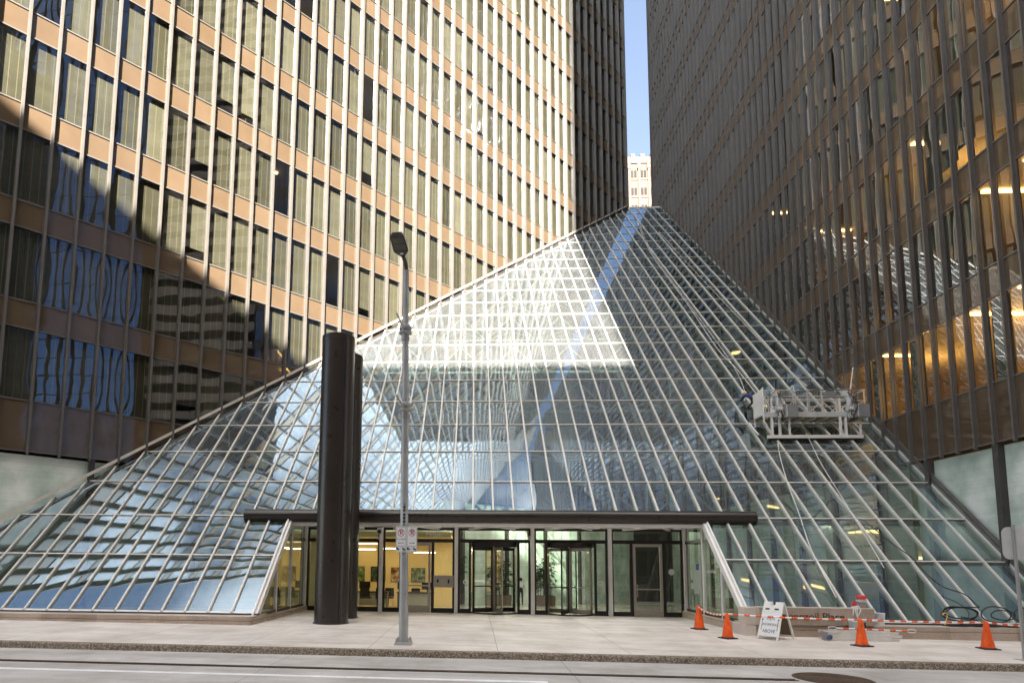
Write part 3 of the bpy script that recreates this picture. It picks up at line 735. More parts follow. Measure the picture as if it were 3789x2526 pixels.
# ------------------------------------------------------------------ tubular canopy and the two big pipes
tc = thing('tube_canopy', 'long horizontal dark bronze tube above the entrance opening', 'canopy', (21.3, 3.0, 3.66))
ty, tz, tr_ = 2.93, 3.66, .255
xs_ = [11.9, 13.85, 15.9, 18.1, 20.3, 22.4, 24.4, 26.2, 27.95, 30.75]
for a, b in zip(xs_[:-1], xs_[1:]):
    m = MB(); rim = tr_ - .012
    if a == 11.9: m.path([(a, ty, tz), (a, ty, tz), (a + .02, ty, tz), (b - .004, ty, tz)], [.0, tr_ - .03, tr_, tr_], 40)
    elif b == 30.75: m.path([(a + .004, ty, tz), (b - .02, ty, tz), (b, ty, tz), (b, ty, tz)], [tr_, tr_, tr_ - .03, 0], 40)
    else: m.path([(a + .004, ty, tz), (b - .004, ty, tz)], tr_, 40)
    m.build('tube_section', m_bronze, tc, True)
m = MB(); m.path([(12.0, ty, tz), (30.6, ty, tz)], tr_ - .01, 24); m.build('joint_sleeve', m_frame, tc)
m = MB()
for i in (16, 17, 18, 38, 39, 40): m.box(i * A - .03, i * A + .03, ty - .05, ty + .35, tz - .36, tz - .1)
m.build('bracket', m_frame, tc)
def pipe(x, y, r, h, label):
    z = gz(x, y); o = thing('steel_pipe_column', label, 'column', (x, y, z), 'big bronze pipe columns')
    m = MB(); m.lathe((x, y, z), [(0, h - .07), (r - .05, h - .07), (r - .03, h - .02), (r - .02, h), (r, h - .01), (r, h - .10), (r - .012, h - .11), (r - .012, h - .135), (r, h - .145), (r, h - .22), (r - .006, h - .225), (r - .006, .02)], 72); m.build('shaft', m_bronze, o, True)
    m = MB(); m.lathe((x, y, z), [(r + .03, 0), (r + .03, .025), (r - .01, .03)], 56); m.build('base_ring', m_lampgrey, o, True)
    m = MB(); m.box(x + r * .62 - .008, x + r * .62 + .008, y - r * .80, y - r * .70, z + .05, z + h - .25); m.build('seam', m_frame, o)
pipe(16.05, .10, .55, 9.46, 'nearer and taller looking of the two dark bronze pipe columns left of the entrance')
pipe(15.96, 2.05, .55, 9.50, 'farther dark bronze pipe column half hidden behind the nearer one')

# ------------------------------------------------------------------ lobby seen through the doors
ow = thing('office_partition', 'warm yellow office wall behind the left entrance windows', 'partition', (16, 12.3, 0))
m = MB(); m.box(11.6, 19.6, 12.3, 12.45, -.6, 3.6); m.build('wall', m_yellow, ow)
m = MB(); m.box(7.0, 19.6, 7.2, 12.3, 3.1, 3.2); m.build('office_ceiling', m_yellow, ow)
m = MB(); m.box(12.2, 14.4, 7.4, 7.5, -.4, 3.1); m.build('side_wall', m_yellow, ow)
for (x0, x1, y, z) in ((14.1, 15.9, 9.4, 2.55), (16.0, 17.4, 10.2, 2.62), (17.6, 18.7, 10.9, 2.45), (14.2, 15.6, 11.6, 2.9)):
    o = thing('pendant_strip_light', 'slim lit strip lamp hanging over the office desks, %s' % ('longest at the left' if y == 9.4 else 'beside the left white post' if y == 10.2 else 'behind the silver door' if y == 10.9 else 'farthest back near the yellow wall'), 'strip lamp', (x0, y, z), 'office strip lamps')
    m = MB(); m.box(x0, x1, y - .03, y + .03, z, z + .05); m.build('tube', m_strip2, o)
    m = MB(); m.box(x0 - .01, x1 + .01, y - .035, y + .035, z + .05, z + .08); m.tube((x0 + .1, y, z + .08), (x0 + .1, y, 3.1), .006, n=4); m.tube((x1 - .1, y, z + .08), (x1 - .1, y, 3.1), .006, n=4); m.build('housing', m_white, o)
def al(name, loc, size, e, c, rx=0):
    d = bpy.data.lights.new(name, 'AREA'); d.shape = 'RECTANGLE'; d.size, d.size_y = size; d.energy = e; d.color = c
    o = bpy.data.objects.new(name, d); col.objects.link(o); o.location = loc; o.rotation_euler = (rx, 0, 0); return o
al('office_lamp', (16, 9.8, 2.95), (5, 3), 12, (1, .80, .46))
for p_, e_ in (((41.0, 3.0, 10.2), 55), ((41.0, 8.0, 10.2), 55), ((41.5, 1.0, 14.3), 60), ((41.5, .3, 22.5), 60), ((41.5, 6.0, 18.4), 35)):
    d_ = bpy.data.lights.new('tower_lamp', 'POINT'); d_.energy = e_ * .6; d_.shadow_soft_size = .10; d_.color = (1, .56, .16); o_ = bpy.data.objects.new('tower_lamp', d_); col.objects.link(o_); o_.location = p_
for p_ in ((22, 15, 4.6), (27, 19, 4.8), (31, 24, 5.0)):
    d_ = bpy.data.lights.new('lobby_lamp', 'POINT'); d_.energy = 50; d_.shadow_soft_size = .12; d_.color = (1, .95, .82); o_ = bpy.data.objects.new('lobby_lamp', d_); col.objects.link(o_); o_.location = p_
al('lobby_lamp', (24, 9, 3.9), (8, 4), 40, (1, .93, .78))
def pic(x0, x1, z0, z1, cols, label, seed):
    o = thing('wall_picture', label, 'picture', ((x0 + x1) / 2, 12.27, z0), 'pictures on the yellow wall')
    m, t, out = nm('picture_print'); b = N(t, 'BsdfPrincipled', i_Roughness=.5)
    p = N(t, 'NewGeometry').outputs['Position']; ad = N(t, 'VectorMath', operation='ADD'); L(t, p, ad.inputs[0]); ad.inputs[1].default_value = (seed * 3.1, 0, 0)
    L(t, ramp(t, noise(t, 4.5, 4, mapped(t, (1, 1, .8), ad.outputs[0])), [(.35, cols[0]), (.5, cols[1]), (.66, cols[2])]), b.inputs[0]); L(t, b.outputs[0], out.inputs[0])
    mb = MB(); mb.box(x0, x1, 12.24, 12.29, z0, z1); mb.build('canvas', m, o)
    mb = MB(); mb.box(x0 - .015, x1 + .015, 12.262, 12.295, z0 - .015, z1 + .015); mb.build('stretcher', m_frame, o)
pic(14.1, 14.85, .98, 1.74, ((.02, .05, .01), (.15, .22, .05), (.5, .5, .25)), 'green forest picture at the left end of the office wall', 1)
pic(15.2, 15.95, .98, 1.74, ((.005, .008, .01), (.02, .04, .02), (.12, .14, .08)), 'dark night picture behind the left white post', 2)
pic(16.28, 17.0, .98, 1.70, ((.10, .03, .01), (.35, .16, .05), (.6, .55, .45)), 'red brown railway picture left of the lamp pole', 3)
pic(17.35, 18.05, .98, 1.68, ((.03, .05, .02), (.18, .20, .10), (.35, .50, .60)), 'skyline picture with pale sky seen through the silver door', 4)
def desk(x0, x1, y, label):
    z = fz(x0, y); o = thing('office_desk', label, 'desk', (x0, y, z), 'office desks')
    m = MB(); m.box(x0, x1, y - .35, y + .35, z + .70, z + .74); m.build('desktop', m_frame, o)
    m = MB(); m.box(x0 + .3, x1, y - .30, y - .26, z + .10, z + .70); m.build('modesty_panel', m_desk, o)
    for x in (x0 + .04, x1 - .08): m = MB(); m.box(x, x + .05, y - .3, y + .3, z, z + .70); m.build('leg', m_frame, o)
def monitor(x, y, label):
    z = fz(x, y) + .74; o = thing('computer_monitor', label, 'monitor', (x, y, z), 'monitors on the desks')
    m = MB(); m.box(x - .27, x + .27, y - .02, y + .02, z + .14, z + .48); m.build('screen', m_frame, o, bevel=.006)
    m = MB(); m.box(x - .03, x + .03, y + .02, y + .05, z + .01, z + .3); m.box(x - .12, x + .12, y - .05, y + .12, z, z + .012); m.build('stand', m_lampgrey, o)
def chair(x, y, rot, label):
    z = fz(x, y); o = thing('office_chair', label, 'chair', (x, y, z), 'dark office chairs')
    m = MB(); m.box(x - .25, x + .25, y - .24, y + .24, z + .42, z + .49); m.build('seat', m_frame, o, bevel=.02)
    m = MB(); m.hexa([(x - .24, y + rot * .22, z + .50), (x + .24, y + rot * .22, z + .50), (x + .24, y + rot * .26, z + .50), (x - .24, y + rot * .26, z + .50)], [(x - .21, y + rot * .30, z + .92), (x + .21, y + rot * .30, z + .92), (x + .21, y + rot * .34, z + .92), (x - .21, y + rot * .34, z + .92)]); m.build('backrest', m_frame, o)
    for sx in (-1, 1):
        for sy in (-1, 1): m = MB(); m.tube((x + sx * .20, y + sy * .19, z + .42), (x + sx * .24, y + sy * .22, z), .012, n=6); m.build('leg', m_silver, o)
desk(14.6, 16.5, 9.9, 'dark topped desk with a pale front near the left white post'); desk(16.9, 18.7, 10.1, 'dark topped desk with a pale front behind the lamp pole')
monitor(15.3, 10.0, 'black monitor at the left end of the left desk'); monitor(17.15, 10.2, 'black monitor just left of the lamp pole'); monitor(18.35, 10.2, 'black monitor seen through the silver door')
chair(15.5, 9.25, -1, 'dark visitor chair in front of the left desk, left one'); chair(16.25, 9.2, -1, 'dark visitor chair in front of the left desk, right one'); chair(16.4, 10.6, 1, 'high backed dark chair behind the left desk'); chair(17.7, 10.75, 1, 'dark chair behind the right desk')
def palm(x, y, w_, h, label, plabel, seed):
    rnd = random.Random(seed); z = fz(x, y)
    p = thing('planter_box', plabel, 'planter', (x, y, z), 'brown lobby planters')
    m = MB(); m.hexa([(x - w_ / 2, y - .4, z), (x + w_ / 2, y - .4, z), (x + w_ / 2, y + .4, z), (x - w_ / 2, y + .4, z)], [(x - w_ / 2 - .03, y - .43, z + .62), (x + w_ / 2 + .03, y - .43, z + .62), (x + w_ / 2 + .03, y + .43, z + .62), (x - w_ / 2 - .03, y + .43, z + .62)]); m.build('box', m_planter, p)
    m = MB(); m.box(x - w_ / 2, x + w_ / 2, y - .38, y + .38, z + .622, z + .64); m.build('soil', m_black, p)
    o = thing('bamboo_palm', label, 'plant', (x, y, z + .63), 'palms in the lobby')
    st = MB(); lf = MB()
    for k in range(13):
        bx, by = x + rnd.uniform(-.4, .4) * w_, y + rnd.uniform(-.3, .3); lean = Vector((rnd.uniform(-.35, .35), rnd.uniform(-.3, .3), 0)); hh = h * rnd.uniform(.55, 1)
        pts = [Vector((bx, by, z + .6)) + lean * (q / 4) ** 2 + Vector((0, 0, hh * q / 4)) for q in range(5)]
        st.path(pts, [.018, .016, .014, .012, .008], 5)
        for q in range(16):
            f = rnd.uniform(.22, 1); base = pts[0] + lean * f * f + Vector((0, 0, hh * f)); a = rnd.uniform(0, 6.28)
            dr_ = Vector((math.cos(a), math.sin(a), rnd.uniform(.1, .6)))
            tip0 = base + dr_ * rnd.uniform(.15, .35)
            for b in range(6):
                aa = a + rnd.uniform(-1.1, 1.1); ln = rnd.uniform(.18, .36); d2 = Vector((math.cos(aa), math.sin(aa), rnd.uniform(-.7, .25))); s_ = Vector((-math.sin(aa), math.cos(aa), 0)) * ln * .09
                lf.face([tip0, tip0 + d2 * ln * .45 + s_, tip0 + d2 * ln + Vector((0, 0, -.05)), tip0 + d2 * ln * .45 - s_])
    st.build('stems', m_stem, o); lf.build('leaves', m_leaf, o)
palm(19.0, 18.6, 1.5, 3.0, 'palm with drooping dark leaves behind the call panel', 'brown planter behind the call panel pane', 1)
palm(22.2, 19.0, 1.5, 2.8, 'dark bushy palm behind the left revolving door', 'brown planter behind the left revolving door', 2)
palm(25.0, 19.2, 1.4, 2.7, 'feathery palm just right of the middle white post', 'brown planter right of the middle white post', 3)

def person(name, label, loc, joints, edges, radii, clothes, grp=None):
    """one continuous skinned body; materials chosen per face by region functions"""
    root = thing(name, label, 'person', loc)
    me = bpy.data.meshes.new('body'); names = list(joints)
    me.from_pydata([tuple(Vector(joints[n])) for n in names], [(names.index(a), names.index(b)) for a, b in edges], [])
    o = bpy.data.objects.new('body', me); col.objects.link(o)
    sk = o.modifiers.new('skin', 'SKIN'); sk.use_smooth_shade = True; sk.branch_smoothing = .6
    for n, v in zip(names, me.skin_vertices[0].data):
        r = radii[n]; v.radius = (r, r) if not isinstance(r, tuple) else r; v.use_root = (n == 'pelvis')
    o.modifiers.new('sub', 'SUBSURF').levels = 2; o.modifiers['sub'].render_levels = 2
    dg = bpy.context.evaluated_depsgraph_get(); m2 = bpy.data.meshes.new_from_object(o.evaluated_get(dg)); bpy.data.objects.remove(o)
    m2.name = 'body'; m2.materials.clear()
    mats = [m_skin] + [c[0] for c in clothes]
    for q in mats: m2.materials.append(q)
    for f in m2.polygons:
        c = f.center; f.use_smooth = True
        # nearest bone decides the cloth
        best, bn = 1e9, None
        for a, b in edges:
            A_, B_ = Vector(joints[a]), Vector(joints[b]); ab = B_ - A_; t = max(0, min(1, (c - A_).dot(ab) / max(ab.length_squared, 1e-9)))
            d_ = (A_ + ab * t - c).length
            if d_ < best: best, bn = d_, (a, b)
        f.material_index = 0
        for k, (mm, bones) in enumerate(clothes):
            if bn in bones: f.material_index = k + 1
    o = bpy.data.objects.new('body', m2); col.objects.link(o); o.parent = root; o.matrix_parent_inverse = inv(root)
    return root
BONES = [('pelvis', 'waist'), ('waist', 'chest'), ('chest', 'neck'), ('neck', 'chin'), ('chin', 'crown'),
         ('chest', 'sh_l'), ('sh_l', 'el_l'), ('el_l', 'wr_l'), ('wr_l', 'ha_l'), ('chest', 'sh_r'), ('sh_r', 'el_r'), ('el_r', 'wr_r'), ('wr_r', 'ha_r'),
         ('pelvis', 'hip_l'), ('hip_l', 'kn_l'), ('kn_l', 'an_l'), ('an_l', 'to_l'), ('pelvis', 'hip_r'), ('hip_r', 'kn_r'), ('kn_r', 'an_r'), ('an_r', 'to_r')]
for h_ in ('l', 'r'):
    for k in range(5): BONES.append(('ha_' + h_, 'fi_%s%d' % (h_, k)))
RAD = dict(pelvis=.135, waist=.125, chest=(.155, .12), neck=.06, chin=.075, crown=.085, sh_l=.075, sh_r=.075, el_l=.05, el_r=.05, wr_l=.033, wr_r=.033, ha_l=.035, ha_r=.035,
           hip_l=.095, hip_r=.095, kn_l=.062, kn_r=.062, an_l=.045, an_r=.045, to_l=.04, to_r=.04)
for h_ in ('l', 'r'):
    for k in range(5): RAD['fi_%s%d' % (h_, k)] = .009
def fingers(J, h, wr, ha, side):
    d = (Vector(ha) - Vector(wr)).normalized(); s = Vector(side)
    for k in range(5):
        J['fi_%s%d' % (h, k)] = Vector(ha) + (d * (.085 - abs(k - 2) * .008) + s * (k - 1.7) * .019 if k < 4 else d * .045 + s * -.06)
# visitor standing in the lobby, back to the street
x, y = 23.6, 19.4; z = fz(x, y)
J = {k: Vector(v) + Vector((x, y, z)) for k, v in dict(pelvis=(0, 0, .96), waist=(0, .01, 1.13), chest=(0, 0, 1.36), neck=(0, .02, 1.50), chin=(0, .05, 1.58), crown=(.02, .04, 1.67),
    sh_l=(-.19, 0, 1.40), el_l=(-.25, .03, 1.14), wr_l=(-.14, .20, 1.06), ha_l=(-.08, .25, 1.08), sh_r=(.19, 0, 1.40), el_r=(.25, .05, 1.15), wr_r=(.15, .22, 1.12), ha_r=(.10, .27, 1.15),
    hip_l=(-.10, 0, .90), kn_l=(-.11, -.01, .50), an_l=(-.12, .02, .09), to_l=(-.13, -.02 + .14, .04), hip_r=(.10, 0, .90), kn_r=(.11, .02, .50), an_r=(.11, .0, .09), to_r=(.13, .13, .04)).items()}
fingers(J, 'l', J['wr_l'], J['ha_l'], (1, 0, 0)); fingers(J, 'r', J['wr_r'], J['ha_r'], (-1, 0, 0))
SH = [('waist', 'chest'), ('chest', 'sh_l'), ('chest', 'sh_r'), ('sh_l', 'el_l'), ('sh_r', 'el_r'), ('el_l', 'wr_l'), ('el_r', 'wr_r'), ('chest', 'neck')]
TR = [('pelvis', 'waist'), ('pelvis', 'hip_l'), ('hip_l', 'kn_l'), ('kn_l', 'an_l'), ('pelvis', 'hip_r'), ('hip_r', 'kn_r'), ('kn_r', 'an_r')]
pr_ = person('person', 'person in white shirt and black trousers standing in the lobby with back turned', (x, y, z), J, BONES, RAD, [(m_shirt, SH), (m_denim, TR), (m_black, [('an_l', 'to_l'), ('an_r', 'to_r')])])
m = MB(); cc = J['crown']; m.lathe((cc.x, cc.y - .015, cc.z - .10), [(.088, 0), (.098, .06), (.092, .12), (.06, .17), (0, .188)], 16); m.build('hair', m_hair, pr_, True)

# ------------------------------------------------------------------ street lamp and its signs
lx, ly = 18.90, -4.22; lz = gz(lx, ly)
lamp = thing('street_lamp', 'tall grey street lamp with a black flat head and two banner collars', 'street lamp', (lx, ly, lz))
m = MB(); pts = [(lx, ly, lz + .05), (lx - .03, ly, 3.2), (lx - .05, ly, 5.85), (lx - .075, ly, 7.9), (lx - .085, ly, 9.55)]
m.path(pts, [.116, .100, .088, .079, .072], 32); m.build('pole', m_galv, lamp, True)
m = MB(); m.box(lx - .20, lx + .20, ly - .20, ly + .20, lz, lz + .07); m.build('base_plate', m_galv, lamp, bevel=.012)
m = MB(); m.box(lx - .21, lx + .21, ly - .21, ly + .21, lz - .02, lz + .02); m.build('grout_pad', m_walk, lamp)
for sx in (-.15, .15):
    for sy in (-.15, .15): m = MB(); m.tube((lx + sx, ly + sy, lz + .07), (lx + sx, ly + sy, lz + .17), .02, n=8); m.tube((lx + sx, ly + sy, lz + .07), (lx + sx, ly + sy, lz + .12), .036, n=6); m.build('bolt', m_galv, lamp)
for z, dx in ((5.85, -.05), (7.9, -.075)):
    m = MB(); c = (lx + dx, ly, z)
    m.lathe(c, [(.086, -.24), (.105, -.24), (.105, -.08), (.165, -.06), (.165, -.02), (.12, 0), (.12, .03), (.16, .05), (.16, .12), (.11, .16), (.086, .16)], 28); co = m.build('collar', m_galv, lamp, True)
    m = MB(); m.path([(c[0] - .02, ly - .12, z), (c[0] - .12, ly - .95, z + .10)], .022, 8); m.build('banner_arm', m_galv, co)
m = MB(); tp = Vector(pts[-1]); hd = Vector((-.07, -.98, .12)).normalized()
m.path([tp, tp + Vector((-.005, -.02, .12)), tp + Vector((-.02, -.12, .2)), tp + Vector((-.05, -.33, .25))], [.06, .055, .052, .05], 14); m.build('arm', m_lampgrey, lamp, True)
h0 = tp + Vector((-.05, -.30, .25)); sd = Vector((1, -.12, 0)).normalized(); hu = sd.cross(hd) * -1
if hu.z < 0: hu = -hu
def sect(d, w_, a, b): c = h0 + hd * d; return [c - sd * w_ - hu * a, c + sd * w_ - hu * a, c + sd * w_ * .86 + hu * b, c - sd * w_ * .86 + hu * b]
S_ = [sect(0, .05, .03, .05), sect(.10, .10, .05, .06), sect(.24, .185, .06, .07), sect(.30, .195, .045, .07), sect(.72, .185, .035, .055), sect(.86, .15, .03, .045), sect(.90, .10, .01, .03)]
m = MB()
vs = [p for s in S_ for p in s]; fs = []
for k in range(len(S_) - 1):
    for q in range(4): fs.append((k * 4 + q, k * 4 + (q + 1) % 4, (k + 1) * 4 + (q + 1) % 4, (k + 1) * 4 + q))
fs += [(3, 2, 1, 0), (len(vs) - 4, len(vs) - 3, len(vs) - 2, len(vs) - 1)]
m.solid(vs, fs); m.build('lamp_head', m_lampgrey, lamp, bevel=.01)
m = MB()
for (d0, d1) in ((.32, .53), (.56, .78)):
    for qx in range(7):
        for qd in range(5):
            c = h0 + hd * (d0 + (d1 - d0) * (qd + .5) / 5) + sd * (qx - 3) * .042 - hu * .043
            a, b = sd * .017, hd * .016; m.hexa([c - a - b - hu * .008, c + a - b - hu * .008, c + a + b - hu * .008, c - a + b - hu * .008], [c - a * 1.1 - b * 1.1 + hu * .012, c + a * 1.1 - b * 1.1 + hu * .012, c + a * 1.1 + b * 1.1 + hu * .012, c - a * 1.1 + b * 1.1 + hu * .012])
m.build('lens', m_lens, lamp)
m = MB(); c = h0 + hd * .17 - hu * .062; a, b = sd * .04, hd * .025; m.hexa([c - a - b, c + a - b, c + a + b, c - a + b], [c - a - b + hu * .01, c + a - b + hu * .01, c + a + b + hu * .01, c - a + b + hu * .01]); m.build('name_plate', m_signwhite, lamp)
stx = MB(); stx.box(lx - .045, lx + .01, ly - .1075, ly - .095, 2.86, 3.40); sto = stx.build('number_strip', m_ink, lamp)
for k, ch in enumerate('511815'): text_obj(ch, .095, m_signwhite, 'digit', lamp, (lx - .018, ly - .109, 2.90 + k * .093), rot=(R(90), R(-90), 0))
def rrect(m, x0, x1, z0, z1, r, y, mi=0, n=5):
    pts = []
    for cx, cz, a0 in ((x1 - r, z1 - r, 0), (x0 + r, z1 - r, 90), (x0 + r, z0 + r, 180), (x1 - r, z0 + r, 270)):
        for k in range(n + 1): a = R(a0 + 90 * k / n); pts.append((cx + r * math.cos(a), y, cz + r * math.sin(a)))
    pts.reverse(); m.face(pts, mi=mi); return pts
def outline(m, x0, x1, z0, z1, r, y, t):
    n = 5; A1, B1 = [], []
    for cx, cz, a0 in ((x1 - r, z1 - r, 0), (x0 + r, z1 - r, 90), (x0 + r, z0 + r, 180), (x1 - r, z0 + r, 270)):
        for k in range(n + 1): a = R(a0 + 90 * k / n); A1.append((cx + r * math.cos(a), y, cz + r * math.sin(a))); B1.append((cx + (r - t) * math.cos(a), y, cz + (r - t) * math.sin(a)))
    for k in range(len(A1)): q = (k + 1) % len(A1); m.face([A1[k], B1[k], B1[q], A1[q]])
def parking_sign(x0, x1, label, words, arrow):
    y = ly - .135; z0, z1 = 2.185, 2.815; xc = (x0 + x1) / 2
    s = thing('parking_sign', label, 'parking sign', (xc, y, z0), 'no parking signs on the lamp post')
    m = MB(); a = rrect(m, x0, x1, z0, z1, .028, y)
    b = [(p[0], p[1] + .004, p[2]) for p in a]; m.face(list(reversed(b)))
    for k in range(len(a)): q = (k + 1) % len(a); m.face([a[k], b[k], b[q], a[q]])
    m.build('plate', m_signwhite, s)
    m = MB(); outline(m, x0 + .012, x1 - .012, 2.342, z1 - .012, .022, y - .001, .005); outline(m, x0 + .012, x1 - .012, z0 + .012, 2.328, .022, y - .001, .005); m.build('border', m_ink, s)
    yy = y - .0015; zc_ = 2.672
    text_obj('P', .165, m_ink, 'letter', s, (xc + .004, yy - .0012, zc_), extrude=.0005)
    m = MB()
    for k in range(40):
        a0, a1 = 2 * math.pi * k / 40, 2 * math.pi * (k + 1) / 40
        m.face([(xc + r_ * math.cos(a_), yy - .0025, zc_ + r_ * 1.12 * math.sin(a_)) for r_, a_ in ((.083, a0), (.083, a1), (.071, a1), (.071, a0))])
    u = Vector((.06, 0, -.062)); v = Vector((.0055, 0, .0055)); c = Vector((xc, yy - .0032, zc_))
    m.face([c - u - v, c + u - v, c + u + v, c - u + v]); m.build('prohibition_ring', m_red, s)
    if words: text_obj(words, .048, m_ink, 'lettering', s, (xc, yy, 2.508), extrude=.0003, sx=.85)
    d = -1 if arrow == 'l' else 1
    m = MB(); za = 2.415
    m.face([(xc - .065, yy, za - .006), (xc + .065, yy, za - .006), (xc + .065, yy, za + .006), (xc - .065, yy, za + .006)])
    m.face([(xc + d * .075, yy - .0006, za), (xc + d * .045, yy - .0006, za + .02), (xc + d * .045, yy - .0006, za - .02)][::d]); m.build('arrow', m_ink, s)
    m = MB(); zt = z0 + .05                                     # tow-away pictogram
    m.face([(xc - .115, yy, zt + .01), (xc - .035, yy, zt + .018), (xc - .03, yy, zt + .032), (xc - .07, yy, zt + .055), (xc - .095, yy, zt + .075), (xc - .115, yy, zt + .078)])
    m.face([(xc + .035, yy, zt + .012), (xc + .112, yy, zt - .005), (xc + .112, yy, zt + .035), (xc + .085, yy, zt + .045), (xc + .065, yy, zt + .062), (xc + .02, yy, zt + .078), (xc + .018, yy, zt + .07), (xc + .05, yy, zt + .052), (xc + .035, yy, zt + .045)])
    m.face([(xc - .03, yy, zt + .024), (xc + .018, yy, zt + .066), (xc + .018, yy, zt + .069), (xc - .033, yy, zt + .027)])
    tw_ = m.build('tow_pictogram', m_ink, s)
    for wx, wz in ((xc - .068, zt + .008), (xc + .078, zt - .004)):
        m = MB(); m.face([(wx + .021 * math.cos(R(k * 20)), yy - .0006, wz + .021 * math.sin(R(k * 20))) for k in range(18)][::1]); m.build('wheel', m_signwhite, tw_)
        m = MB()
        for k in range(18):
            a0, a1 = R(k * 20), R(k * 20 + 20); m.face([(wx + r_ * math.cos(a_), yy - .0012, wz + r_ * math.sin(a_)) for r_, a_ in ((.018, a0), (.018, a1), (.011, a1), (.011, a0))])
        m.build('wheel_ring', m_ink, tw_)
    m = MB(); m.box(xc - .03, xc + .03, y + .004, y + .035, 2.5, 2.56); m.build('clamp', m_galv, s)
parking_sign(18.685, 18.945, 'no parking sign with arrow left and the words TO CORNER on the lamp post', 'TO CORNER', 'l')
parking_sign(18.955, 19.215, 'no parking sign with arrow right and no words under its ring on the lamp post', None, 'r')
# sign post seen from behind at the right edge
sx0, sy0 = 33.22, -4.46; sz0 = gz(sx0, sy0)
bs = thing('street_sign', 'grey back of a round cornered sign on a perforated post at the right edge', 'street sign', (sx0, sy0, sz0))
m = MB(); a = rrect(m, 32.97, 33.60, 2.14, 2.90, .16, sy0 + .05); b = [(p[0], p[1] + .004, p[2]) for p in a]; m.face(list(reversed(b)))
for k in range(len(a)): q = (k + 1) % len(a); m.face([a[k], b[k], b[q], a[q]])
m.build('plate', m_ltgrey, bs)
def punched():
    m, t, out = nm('punched_steel'); b = N(t, 'BsdfPrincipled', i_Roughness=.45, i_Metallic=.4)
    sx = N(t, 'SeparateXYZ'); L(t, N(t, 'NewGeometry').outputs['Position'], sx.inputs[0])
    dz = math_(t, 'SUBTRACT', math_(t, 'FRACT', math_(t, 'DIVIDE', math_(t, 'ADD', sx.outputs[2], 5), .045)), .5)
    h = math_(t, 'LESS_THAN', math_(t, 'ADD', math_(t, 'POWER', math_(t, 'MULTIPLY', dz, .045), 2.0), math_(t, 'POWER', math_(t, 'SUBTRACT', sx.outputs[0], sx0), 2.0)), .000064)
    mx = N(t, 'MixRGB'); L(t, h, mx.inputs[0]); mx.inputs[1].default_value = (.40, .40, .39, 1); mx.inputs[2].default_value = (.02, .02, .02, 1)
    L(t, mx.outputs[0], b.inputs[0]); L(t, b.outputs[0], out.inputs[0]); return m
m = MB(); m.box(sx0 - .025, sx0 + .025, sy0 - .005, sy0 + .045, sz0, 2.95); po = m.build('post', punched(), bs)
m = MB(); m.box(sx0 - .14, sx0 + .14, sy0 - .12, sy0 + .16, sz0, sz0 + .012); m.build('base_plate', m_galv, bs)
for q in (-.1, .1): m = MB(); m.tube((sx0 + q, sy0 - .08, sz0 + .012), (sx0 + q, sy0 - .08, sz0 + .05), .018, n=6); m.build('bolt', m_galv, bs)

# ------------------------------------------------------------------ cones, striped bars, A-frame, ladder, pails, hose
cones = [(27.78, .55, 1.08, 'orange traffic cone nearest the entrance doors, by the white sloping jamb'), (27.71, -1.75, 1, 'orange traffic cone left of the white folding sign'),
         (30.71, -2.72, 1, 'orange traffic cone standing in front of the aluminium ladder'), (33.80, -2.76, 1, 'orange traffic cone farthest right, in front of the coiled hose')]
first = None
def copy_tree(o, parent=None):
    c = o.copy(); col.objects.link(c)
    if parent is not None: c.parent = parent
    for ch in o.children: copy_tree(ch, c)
    return c
def make_cone():
    r = thing('traffic_cone', cones[0][3], 'traffic cone', (0, 0, 0), 'orange traffic cones')
    m = MB(); m.lathe((0, 0, 0), [(.150, .035), (.145, .06), (.050, .655), (.042, .685), (.030, .70), (.0, .70)], 32); m.build('cone_body', m_orange, r, True)
    m = MB(); q = .19
    m.hexa([(-q, -q, 0), (q, -q, 0), (q, q, 0), (-q, q, 0)], [(-q + .015, -q + .015, .03), (q - .015, -q + .015, .03), (q - .015, q - .015, .03), (-q + .015, q - .015, .03)]); m.lathe((0, 0, 0), [(.175, .03), (.165, .045), (.14, .045)], 24); m.build('base', m_black, r)
    return r
for k, (x, y, s, lab) in enumerate(cones):
    if k == 0: o = first = make_cone(); kids = list(o.children)
    else: o = first.copy(); col.objects.link(o)
    o.location = (x, y, gz(x, y)); o.scale = (s, s, s); o['label'] = lab; o.rotation_euler = (0, 0, (.1, .35, .25, -.15)[k])
    if k:
        for ch in kids:
            c = ch.copy(); col.objects.link(c); c.parent = o
def top(k, d=0): x, y, s, _ = cones[k]; return Vector((x, y, gz(x, y) + .675 * s - d))
def striped(p, q, sag, label, seg=.27, r=.024):
    ln = (q - p).length; n = max(3, int(ln / seg)); o = thing('barrier_bar', label, 'barrier', tuple(p), 'orange and white striped barrier lines')
    P_ = lambda t: p.lerp(q, t) - Vector((0, 0, sag * 4 * t * (1 - t)))
    wm = MB(); wm.path([P_(k / (4 * n)) for k in range(4 * n + 1)], r, 8, False)
    for k in range(len(wm.f)): wm.mi[k] = (k // 16) % 2
    wm.build('sleeve', [m_ropewhite, m_orange], o, True)
striped(top(0, .04), top(1), .10, 'orange and white striped line sagging between the two left cones', .24)
striped(top(1), top(2), .03, 'orange and white striped line running past the folding sign to the ladder cone')
striped(top(2), top(3), .02, 'orange and white striped line between the ladder cone and the far right cone')
striped(top(3), Vector((36.4, -2.4, .38)), .03, 'orange and white striped line leaving the far right cone out of view')
